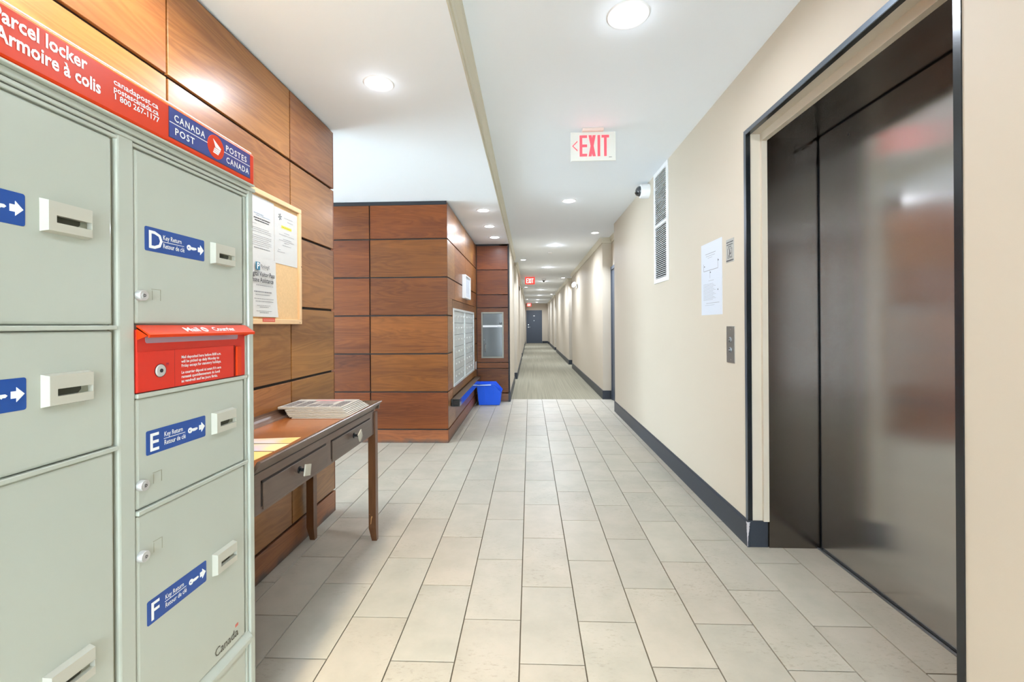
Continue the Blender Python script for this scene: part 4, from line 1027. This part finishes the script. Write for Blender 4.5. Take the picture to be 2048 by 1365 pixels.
printed('signoff_print', MA, [(0.055, 0.18, 0.042, 0.004)], mat('mid_grey_print', (105, 105, 110), 0.6), sA)
sB = sheet('pinned_letter', 2.117, 2.331, 1.499, 1.776, 'white letter with a yellow highlighted line at the top right of the cork board')
MB = frame_mat((XP + 0.0118, 2.117, 1.499), *AX['+x'])
plate('highlight', [(0.062, 0.183), (0.156, 0.183), (0.156, 0.197), (0.062, 0.197)], MB, 0.0003, M_YEL, sB)
printed('subject_print', MB, [(0.066, 0.152, 0.188, 0.004)], mat('olive_print', (140, 130, 40), 0.6), sB, 0.0009)
bm = bmesh.new()
for k in range(6):
    a = math.radians(60 * k + 15); poly(bm, [(0.050, 0.236), (0.050 + 0.015 * math.cos(a - 0.2), 0.236 + 0.017 * math.sin(a - 0.2)), (0.050 + 0.015 * math.cos(a + 0.2), 0.236 + 0.017 * math.sin(a + 0.2))], MB, 0.0004)
finish('crest', bm, mat('slate_print', (80, 90, 100), 0.6), sB)
printed('body_print', MB, [(0.085, 0.165, 0.238, 0.003), (0.115, 0.17, 0.222, 0.003), (0.085, 0.135, 0.160, 0.003), (0.04, 0.18, 0.148, 0.003), (0.075, 0.155, 0.128, 0.004), (0.04, 0.18, 0.120, 0.003), (0.085, 0.135, 0.110, 0.003), (0.07, 0.15, 0.096, 0.003), (0.03, 0.055, 0.070, 0.003), (0.025, 0.09, 0.060, 0.003)], M_INKL, sB)
sC = sheet('pinned_flyer', 1.905, 2.120, 1.231, 1.505, 'white visitor parking flyer at the bottom of the cork board', 0.012)
MC = frame_mat((XP + 0.0180, 1.905, 1.231), *AX['+x'])
box('logo_square', XP + 0.0175, XP + 0.0182, 1.958, 1.990, 1.446, 1.482, M_INKT, sC)
text('logo_letter', [('P', 0.040, (0.060, 0.220), dict(bold=0.0008))], MC, M_PRINT, sC)
text('logo_print', [('ParkingX', 0.026, (0.090, 0.226), dict(width=0.068))], MC, M_INK, sC)
text('flyer_heading', [('Digital Visitor Pass', 0.030, (0.006, 0.188), dict(width=0.192, bold=0.0005)), ('Phone Assistance', 0.030, (0.014, 0.160), dict(width=0.174, bold=0.0005))], MC, M_INK, sC)
fp_ = printed('flyer_print', MC, [(0.055, 0.19, 0.144, 0.004), (0.04, 0.175, 0.113, 0.008), (0.05, 0.16, 0.100, 0.004), (0.04, 0.19, 0.082, 0.004), (0.05, 0.19, 0.070, 0.004), (0.06, 0.165, 0.052, 0.003), (0.08, 0.15, 0.044, 0.004), (0.055, 0.175, 0.026, 0.003), (0.08, 0.15, 0.018, 0.004)], mat('mid_grey_print2', (120, 120, 124), 0.6), sC)
tag(fp_, kind='stuff')
st = thing('red_sticker', (XP + 0.022, 2.055, 1.205), 'small red printed sticker under the parking flyer', 'sticker')
plate('label', [(-0.055, 0.0), (0.045, 0.0), (0.045, 0.018), (-0.055, 0.018)], frame_mat((XP + 0.0222, 2.055, 1.208), *AX['+x']), 0.0004, mat('sticker_red', (206, 84, 66), 0.5), st)
printed('label_print', frame_mat((XP + 0.0226, 2.055, 1.208), *AX['+x']), [(-0.048, 0.040, 0.007, 0.004)], mat('sticker_pale', (236, 190, 170), 0.5), st)

# ------------------------------------------------------------------ console table
tb = thing('console_table', (-1.03, 1.90, 0), 'dark wooden console table with two drawers and flared rim', 'table')
TY0, TY1 = 1.330, 2.440
TX0, TX1 = -1.238, -0.846
box('table_top', TX0 + 0.006, -0.864, TY0 + 0.002, TY1 - 0.004, 0.712, 0.735, M_TBLTOP, tb, 0.001)
box('apron_front', -0.8635, -0.858, TY0 + 0.002, 2.394, 0.592, 0.730, M_TBL, tb, 0.001)
box('apron_back', -1.232, -1.218, TY0 + 0.04, 2.398, 0.592, 0.712, M_TBL, tb, 0.001)
box('apron_end', -1.197, -0.887, 2.408, 2.426, 0.592, 0.712, M_TBL, tb, 0.001)
box('apron_end', -1.197, -0.887, TY0 + 0.006, TY0 + 0.02, 0.592, 0.712, M_TBL, tb, 0.001)
# flared rim boards
def rim_y(name, xi, xo, y0, y1, z0=0.728, z1=0.768, th=0.014, m=M_TBL, e0=0.0, e1=0.0):
    d = 1 if xo > xi else -1
    bm = bmesh.new()
    pr = [(xi, z0), (xi + d * 0.007, z0 - 0.002), (xi + d * th, z0 + 0.006), (xo, z1 - 0.003), (xo - d * 0.004, z1), (xo - d * th, z1)]
    def yy(x, y, e): return y + e * abs(x - xi) / abs(xo - xi)
    A = [bm.verts.new((x, yy(x, y0, -e0), z)) for x, z in pr]; B = [bm.verts.new((x, yy(x, y1, e1), z)) for x, z in pr]
    n = len(pr)
    for i in range(n): bm.faces.new((A[i], A[(i + 1) % n], B[(i + 1) % n], B[i]))
    bm.faces.new(A); bm.faces.new(B[::-1])
    return finish(name, bm, m, tb)
rim_y('rim_front', -0.864, -0.828, TY0, TY1 - 0.012, e1=0.018)
bm = bmesh.new()
pr = [(TY1 - 0.028, 0.728), (TY1 - 0.014, 0.726), (TY1 + 0.006, 0.765), (TY1 + 0.003, 0.768), (TY1 - 0.008, 0.768)]
extrude_profile('rim_end', pr, 'x', -1.236, -0.838, M_TBL, tb); bm.free()
# cove along the wall
pr = [(-1.252, 0.735)] + [(-1.250 + 0.044 * (1 - math.cos(math.radians(a))) , 0.735 + 0.040 * (1 - math.sin(math.radians(a)))) for a in (0, 15, 30, 45, 60, 75, 90)]
extrude_profile('rim_back', pr, 'y', TY0, TY1 - 0.02, M_TBL, tb)
def leg(x0, x1, y0, y1, sx, sy):
    bm = bmesh.new()
    lv = []
    for z, t in ((0.0, 1.0), (0.075, 0.0), (0.712, 0.0)):
        a0, a1, b0, b1 = x0, x1, y0, y1
        k = 0.013 * t
        if sx > 0: a0 += k
        else: a1 -= k
        if sy > 0: b1 -= k
        else: b0 += k
        lv.append([bm.verts.new(p) for p in ((a0, b0, z), (a1, b0, z), (a1, b1, z), (a0, b1, z))])
    for A, B in zip(lv, lv[1:]):
        for k in range(4): bm.faces.new((A[k], A[(k + 1) % 4], B[(k + 1) % 4], B[k]))
    bm.faces.new(lv[0][::-1]); bm.faces.new(lv[-1])
    return finish('leg', bm, M_LEG, tb)
lg = leg(-0.890, -0.850, 2.394, 2.432, 1, -1)
leg(-1.238, -1.198, 2.394, 2.434, 1, -1)
leg(-0.932, -0.894, TY0, TY0 + 0.036, 1, 1)
leg(-1.238, -1.198, TY0, TY0 + 0.038, 1, 1)
bm = bmesh.new()
poly(bm, [(0.010, 0.095), (0.014, 0.100), (0.017, 0.128), (0.022, 0.138), (0.017, 0.142), (0.013, 0.132), (0.012, 0.112)], frame_mat((-0.890, 2.394, 0), *AX['-y']), 0.0004)
poly(bm, [(0.004, 0.150), (0.007, 0.149), (0.006, 0.154)], frame_mat((-0.890, 2.394, 0), *AX['-y']), 0.0004)
finish('scuff', bm, mat('bare_wood', (190, 140, 88), 0.7), lg)
for k, (a, b) in enumerate(((1.382, 1.836), (1.878, 2.346))):
    if k == 0: box('rim_shadow_gap', -0.8582, -0.8570, TY0 + 0.002, 2.394, 0.7225, 0.7290, M_BLACK, tb)
    d = box('drawer', -0.8582, -0.8545, a, b, 0.600, 0.686, M_TBL, tb, 0.001)
    bm = bmesh.new()
    abox(bm, -0.8582, -0.8572, a - 0.008, a - 0.0005, 0.612, 0.694); abox(bm, -0.8582, -0.8572, a - 0.008, b - 0.012, 0.6865, 0.694)
    finish('drawer_gap', bm, M_BLACK, d)
    ky = (1.603, 2.112)[k]; kz = 0.655
    K = frame_mat((-0.8545, ky, kz), *AX['+x'])
    kb = lathed('knob', [(0.013, 0), (0.013, 0.004), (0.006, 0.006), (0.006, 0.018), (0.009, 0.020), (0.009, 0.026)], K, M_BLACKMETAL, d, 18)
    rot = (-0.25, 0.5)[k]
    bm = bmesh.new()
    abox(bm, -0.8265, -0.8205, ky - 0.021, ky + 0.021, kz - 0.021, kz + 0.021, 0.001)
    bmesh.ops.rotate(bm, verts=bm.verts, cent=(-0.8235, ky, kz), matrix=Matrix.Rotation(rot, 3, 'X'))
    finish('knob_plate', bm, mat('glass_knob', (206, 200, 184), 0.08, coat=0.6, trans=0.4), d)

# newspapers on the table: one object each
rg = random.Random(11)
NP = 9
for k in range(NP):
    f = k / (NP - 1)
    z0 = 0.7355 + 0.0060 * k
    xl = -1.165 - 0.046 * f ** 0.6 - (0.034 if k >= NP - 2 else 0)
    xr = -0.872 - 0.050 * f ** 1.2
    y0 = 2.112 + 0.018 * f + rg.uniform(-0.002, 0.002); y1 = 2.408 - 0.045 * f
    t = thing('newspaper', ((xl + xr) / 2, (y0 + y1) / 2, z0), ('topmost folded newspaper of the stack, its printed front page showing' if k == NP - 1 else 'folded newspaper at the bottom of the stack on the table' if k == 0 else 'folded newspaper %s from the bottom of the stack on the table' % ['', 'second', 'third', 'fourth', 'fifth', 'sixth', 'seventh', 'eighth'][k]), 'newspaper', 'newspapers stacked on the console table')
    bm = bmesh.new()
    abox(bm, xl, xr, y0, y1, z0, z0 + 0.0044, 0.0016, 2)
    ang = rg.uniform(-0.012, 0.012) + 0.02 * (1 - f)
    bmesh.ops.rotate(bm, verts=bm.verts, cent=((xl + xr) / 2, (y0 + y1) / 2, z0), matrix=Matrix.Rotation(ang, 3, 'Z'))
    finish('folded_pages', bm, M_NEWS, t)
    Mt = Matrix.Translation(((xl + xr) / 2, (y0 + y1) / 2, z0 + 0.0044)) @ Matrix.Rotation(ang, 4, 'Z')
    hw, hh = (xr - xl) / 2 - 0.008, (y1 - y0) / 2 - 0.008
    if k == NP - 1:
        plate('photograph', [(-0.02, -0.02), (0.07, -0.02), (0.07, 0.06), (-0.02, 0.06)], Mt, 0.0003, mat('grey_photo', (150, 140, 140), 0.6, var=0.35, var_scale=60), t)
        plate('red_banner', [(-0.06, 0.065), (0.09, 0.065), (0.09, 0.092), (-0.06, 0.092)], Mt, 0.0003, M_NEWSR, t)
        rows = []
        for c in range(5):
            xa = -hw + c * (2 * hw / 5) + 0.004; xb = xa + 2 * hw / 5 - 0.010
            for q in range(26):
                y = -hh + 0.006 + q * 0.0085
                if -0.026 < xb and xa < 0.075 and -0.027 < y < 0.062: continue
                if y > 0.058: continue
                rows.append((xa, xb, y, 0.0072))
        printed('columns_print', Mt, rows, mat('news_ink', (84, 82, 92), 0.8), t, 0.0004)
    else:
        rows = [(hw - 0.040, hw - 0.004, -hh + 0.010 + q * 0.010, 0.008) for q in range(int(2 * hh / 0.010) - 1)]
        printed('columns_print', Mt, rows, mat('news_ink', (84, 82, 92), 0.8), t, 0.0003)

# flyers lying at the near end of the table
def flyer_mat(name, a, b, c):
    m = bpy.data.materials.new(name); m.use_nodes = True
    N = m.node_tree.nodes; L = m.node_tree.links; bs = N['Principled BSDF']
    tc = N.new('ShaderNodeTexCoord'); n = N.new('ShaderNodeTexNoise'); n.inputs['Scale'].default_value = 5.5; n.inputs['Detail'].default_value = 1; n.inputs['Distortion'].default_value = 0.6
    L.new(tc.outputs['Object'], n.inputs['Vector']); r = N.new('ShaderNodeValToRGB'); L.new(n.outputs['Fac'], r.inputs['Fac'])
    e = r.color_ramp.elements; e[0].position = 0.36; e[0].color = s2l(a); e[1].position = 0.62; e[1].color = s2l(c); q = e.new(0.48); q.color = s2l(b)
    L.new(r.outputs['Color'], bs.inputs['Base Color']); bs.inputs['Roughness'].default_value = 0.4
    return m
for k, (pts, lb, m) in enumerate((
        ([(-1.15, 1.662), (-0.925, 1.668), (-0.930, 1.758), (-1.15, 1.722)], 'multicoloured flyer farthest along the near end of the table', flyer_mat('flyer_rainbow', (240, 206, 130), (228, 210, 204), (204, 220, 224))),
        ([(-1.15, 1.560), (-0.925, 1.562), (-0.922, 1.660), (-1.15, 1.650)], 'pale multicoloured flyer in the middle of the three on the table', flyer_mat('flyer_pastel', (232, 226, 170), (226, 206, 214), (186, 220, 232))),
        ([(-1.15, 1.440), (-0.930, 1.440), (-0.925, 1.552), (-1.15, 1.548)], 'yellow flyer nearest the parcel locker on the table', flyer_mat('flyer_yellow', (236, 218, 140), (238, 222, 156), (236, 226, 178))))):
    bm = bmesh.new(); poly(bm, pts, Matrix.Translation((0, 0, 0.7352)), 0.0009)
    tag(finish('flyer', bm, m), lb, 'flyer', 'flyers on the console table')

# ------------------------------------------------------------------ mailboxes on the block side
mid = 5.585
for k, (a, b) in enumerate(((mb[0], mid), (mid, mb[1]))):
    t = thing('mailbox_bank', (XB, (a + b) / 2, mb[2]), ('aluminium apartment mailbox bank nearer the block corner', 'aluminium apartment mailbox bank nearer the alcove')[k], 'mailboxes', 'mailbox banks on the block side')
    fw = 0.026
    bm = bmesh.new()
    for r in ((a, a + fw, mb[2], mb[3]), (b - fw, b, mb[2], mb[3]), (a + fw, b - fw, mb[2], mb[2] + fw), (a + fw, b - fw, mb[3] - fw, mb[3])):
        abox(bm, XB - 0.0135, XB + 0.010, *r, 0.0015)
    finish('frame', bm, M_ALUF, t)
    box('backing', XB - 0.0135, XB - 0.008, a + fw, b - fw, mb[2] + fw, mb[3] - fw, mat('mailbox_gap', (120, 126, 124), 0.6), t)
    nc, nr = 4, 6
    cw, rh = (b - a - 2 * fw) / nc, (mb[3] - mb[2] - 2 * fw) / nr
    bm = bmesh.new(); abox(bm, 0, 0.010, -cw / 2 + 0.001, cw / 2 - 0.001, -rh / 2 + 0.003, rh / 2 - 0.003, 0.0012)
    dme = bpy.data.meshes.new('mailbox_door'); bm.to_mesh(dme); bm.free(); dme.materials.append(M_ALU)
    bm = bmesh.new(); lathe(bm, [(0.011, 0), (0.011, 0.006), (0.007, 0.008)], frame_mat((0, 0, 0), *AX['+x']), 10)
    lme = bpy.data.meshes.new('lock'); bm.to_mesh(lme); bm.free(); lme.materials.append(M_STEELK)
    for i in range(nc):
        for j in range(nr):
            d = setup(bpy.data.objects.new('mailbox_door', dme), (XB - 0.008, a + fw + (i + 0.5) * cw, mb[2] + fw + (j + 0.5) * rh), t)
            setup(bpy.data.objects.new('lock', lme), (XB + 0.002, a + fw + (i + 0.5) * cw + cw * 0.28, mb[2] + fw + (j + 0.55) * rh), d)

# notice frame above the mailboxes
nf = thing('notice_frame', (XB, 5.62, 1.51), 'white framed notice case above the mailboxes', 'notice frame')
NY0, NY1, NZ0, NZ1, NX = 5.405, 5.860, 1.520, 1.812, -0.780
bm = bmesh.new()
for r in ((NY0, NY0 + 0.02, NZ0, NZ1), (NY1 - 0.02, NY1, NZ0, NZ1), (NY0 + 0.02, NY1 - 0.02, NZ0, NZ0 + 0.02), (NY0 + 0.02, NY1 - 0.02, NZ1 - 0.02, NZ1)): abox(bm, XB, NX, *r, 0.002)
finish('frame', bm, M_WHITE, nf)
box('sheet', XB, NX - 0.010, NY0 + 0.02, NY1 - 0.02, NZ0 + 0.02, NZ1 - 0.02, mat('pale_blue_paper', (214, 222, 232), 0.4), nf)
printed('sheet_print', frame_mat((NX - 0.010, NY0, NZ0), *AX['+x']), [(0.08, 0.36, 0.22 - 0.018 * k, 0.006) for k in range(9)], mat('pale_print', (176, 184, 200), 0.6), nf)

# low rail under the mailboxes
rl = thing('metal_rail', (-0.78, 5.60, 0.339), 'black box section rail under the mailboxes', 'rail')
RX0, RX1, RY0, RY1, RZ0, RZ1 = XB + 0.003, -0.733, 4.58, 6.61, 0.339, 0.416
bm = bmesh.new()
abox(bm, RX0, RX1, RY0, RY1, RZ0, RZ1, 0.002)
finish('tube', bm, M_BLACKMETAL, rl)
box('top_face', RX0 + 0.010, RX1 - 0.001, RY0 + 0.001, RY1 - 0.001, RZ1 - 0.0005, RZ1 + 0.0012, M_RAILTOP, rl)
box('front_face', RX1 - 0.0005, RX1 + 0.0015, RY0 + 0.002, RY1 - 0.001, RZ0 + 0.002, RZ1 - 0.001, M_RAILF, rl)
box('end_recess', RX0 + 0.02, RX1 - 0.02, RY0 - 0.0008, RY0 + 0.0005, RZ0 + 0.018, RZ1 - 0.018, M_BLACK, rl)

# blue recycling box: sloped opening to the right
bn = thing('recycling_bin', (-0.60, 6.64, 0), 'blue plastic recycling box in the alcove', 'bin')
def bin_shell():
    bm = bmesh.new()
    yn, yf = 6.50, 6.80
    def ring(e, zb):
        # outline seen from the front, (x, z), bottom narrower than top
        return [(-0.757 + e, zb), (-0.452 - e, zb), (-0.428 - e, 0.200), (-0.525 - e * 0.4, 0.312), (-0.790 + e, 0.312)]
    o = ring(0, 0.004); i = ring(0.005, 0.012)
    of = [bm.verts.new((x, yn + 0.02 - 0.02 * (z / 0.31), z)) for x, z in o]; ob = [bm.verts.new((x, yf - 0.02 + 0.02 * (z / 0.31), z)) for x, z in o]
    jf = [bm.verts.new((x, yn + 0.026 - 0.02 * (z / 0.31), z)) for x, z in i]; jb = [bm.verts.new((x, yf - 0.026 + 0.02 * (z / 0.31), z)) for x, z in i]
    bm.faces.new(of); bm.faces.new(ob[::-1]); bm.faces.new(jf[::-1]); bm.faces.new(jb)
    for a, b in ((0, 1), (1, 2), (4, 0)):
        bm.faces.new((of[a], of[b], ob[b], ob[a])); bm.faces.new((jf[a], jf[b], jb[b], jb[a]))
    for a, b in ((2, 3), (3, 4)):
        bm.faces.new((of[a], of[b], jf[b], jf[a])); bm.faces.new((ob[a], ob[b], jb[b], jb[a]))
    for a in (2, 4): bm.faces.new((of[a], ob[a], jb[a], jf[a]))
    return finish('shell', bm, M_BIN, bn)
bin_shell()
tube('rim', [(-0.792, 6.80, 0.314), (-0.792, 6.498, 0.314), (-0.525, 6.498, 0.314), (-0.425, 6.505, 0.200), (-0.425, 6.79, 0.200), (-0.525, 6.802, 0.314), (-0.79, 6.802, 0.314)], 0.006, M_BIN, bn)
tube('rim_highlight', [(-0.80, 6.492, 0.298), (-0.575, 6.492, 0.303)], 0.0075, M_BINR, bn)  # pale tube paints the bright highlight along the front rim
for x in (-0.675, -0.540):
    bm = bmesh.new(); vvs = [bm.verts.new(p) for p in ((x, 6.518, 0.02), (x + 0.010, 6.518, 0.02), (x + 0.004, 6.503, 0.285), (x - 0.006, 6.503, 0.285), (x, 6.508, 0.02), (x + 0.010, 6.508, 0.02), (x + 0.004, 6.495, 0.285), (x - 0.006, 6.495, 0.285))]
    for f in ((0, 1, 2, 3), (4, 5, 6, 7), (0, 1, 5, 4), (1, 2, 6, 5), (2, 3, 7, 6), (3, 0, 4, 7)): bm.faces.new([vvs[q] for q in f])
    finish('moulded_rib', bm, M_BIN, bn)

# fire hose cabinet in the alcove wall
fc = thing('fire_cabinet', (-0.578, YA, 0.673), 'grey steel fire cabinet with smoked glass door', 'cabinet')
bm = bmesh.new()
for r in ((FC[0], FC[0] + 0.024, FC[2], FC[3]), (FC[1] - 0.024, FC[1], FC[2], FC[3]), (FC[0] + 0.024, FC[1] - 0.024, FC[2], FC[2] + 0.024), (FC[0] + 0.024, FC[1] - 0.024, FC[3] - 0.024, FC[3])):
    abox(bm, r[0], r[1], YA - 0.020, YA, r[2], r[3], 0.002)
finish('frame', bm, M_STEELF, fc)
box('glass_door', FC[0] + 0.024, FC[1] - 0.024, YA - 0.014, YA - 0.001, FC[2] + 0.024, FC[3] - 0.024, M_GREYGL, fc, 0.001)
box('label_strip', -0.728, -0.428, YA - 0.0155, YA - 0.0138, 1.153, 1.184, M_WHITE, fc)
printed('strip_print', frame_mat((0, YA - 0.0155, 0), *AX['-y']), [(-0.50, -0.44, 1.160, 0.010)], M_INKL, fc)
tube('pull_handle', [(-0.681, YA - 0.014, 0.893), (-0.688, YA - 0.03, 0.885), (-0.690, YA - 0.03, 0.78), (-0.686, YA - 0.014, 0.772)], 0.006, M_CHROME, fc)
lathed('lock', [(0.008, 0), (0.006, 0.004)], frame_mat((-0.706, YA - 0.014, 0.956), *AX['-y']), M_CHROME, fc, 12)
tube('valve_hook', [(-0.452 + 0.014 * math.cos(math.radians(a)), YA - 0.018, 1.216 + 0.016 * math.sin(math.radians(a))) for a in range(130, 411, 20)], 0.005, M_INK, fc)

# white outlet cover on the block side by the alcove corner
oc = thing('outlet_cover', (XB, 6.72, 0.53), 'white wall plate on the block side by the alcove corner', 'wall plate')
box('plate', XB, XB + 0.006, 6.685, 6.755, 0.515, 0.630, M_WHITE, oc, 0.002)
box('socket', XB + 0.006, XB + 0.0075, 6.705, 6.735, 0.54, 0.605, M_RING, oc, 0.0005)
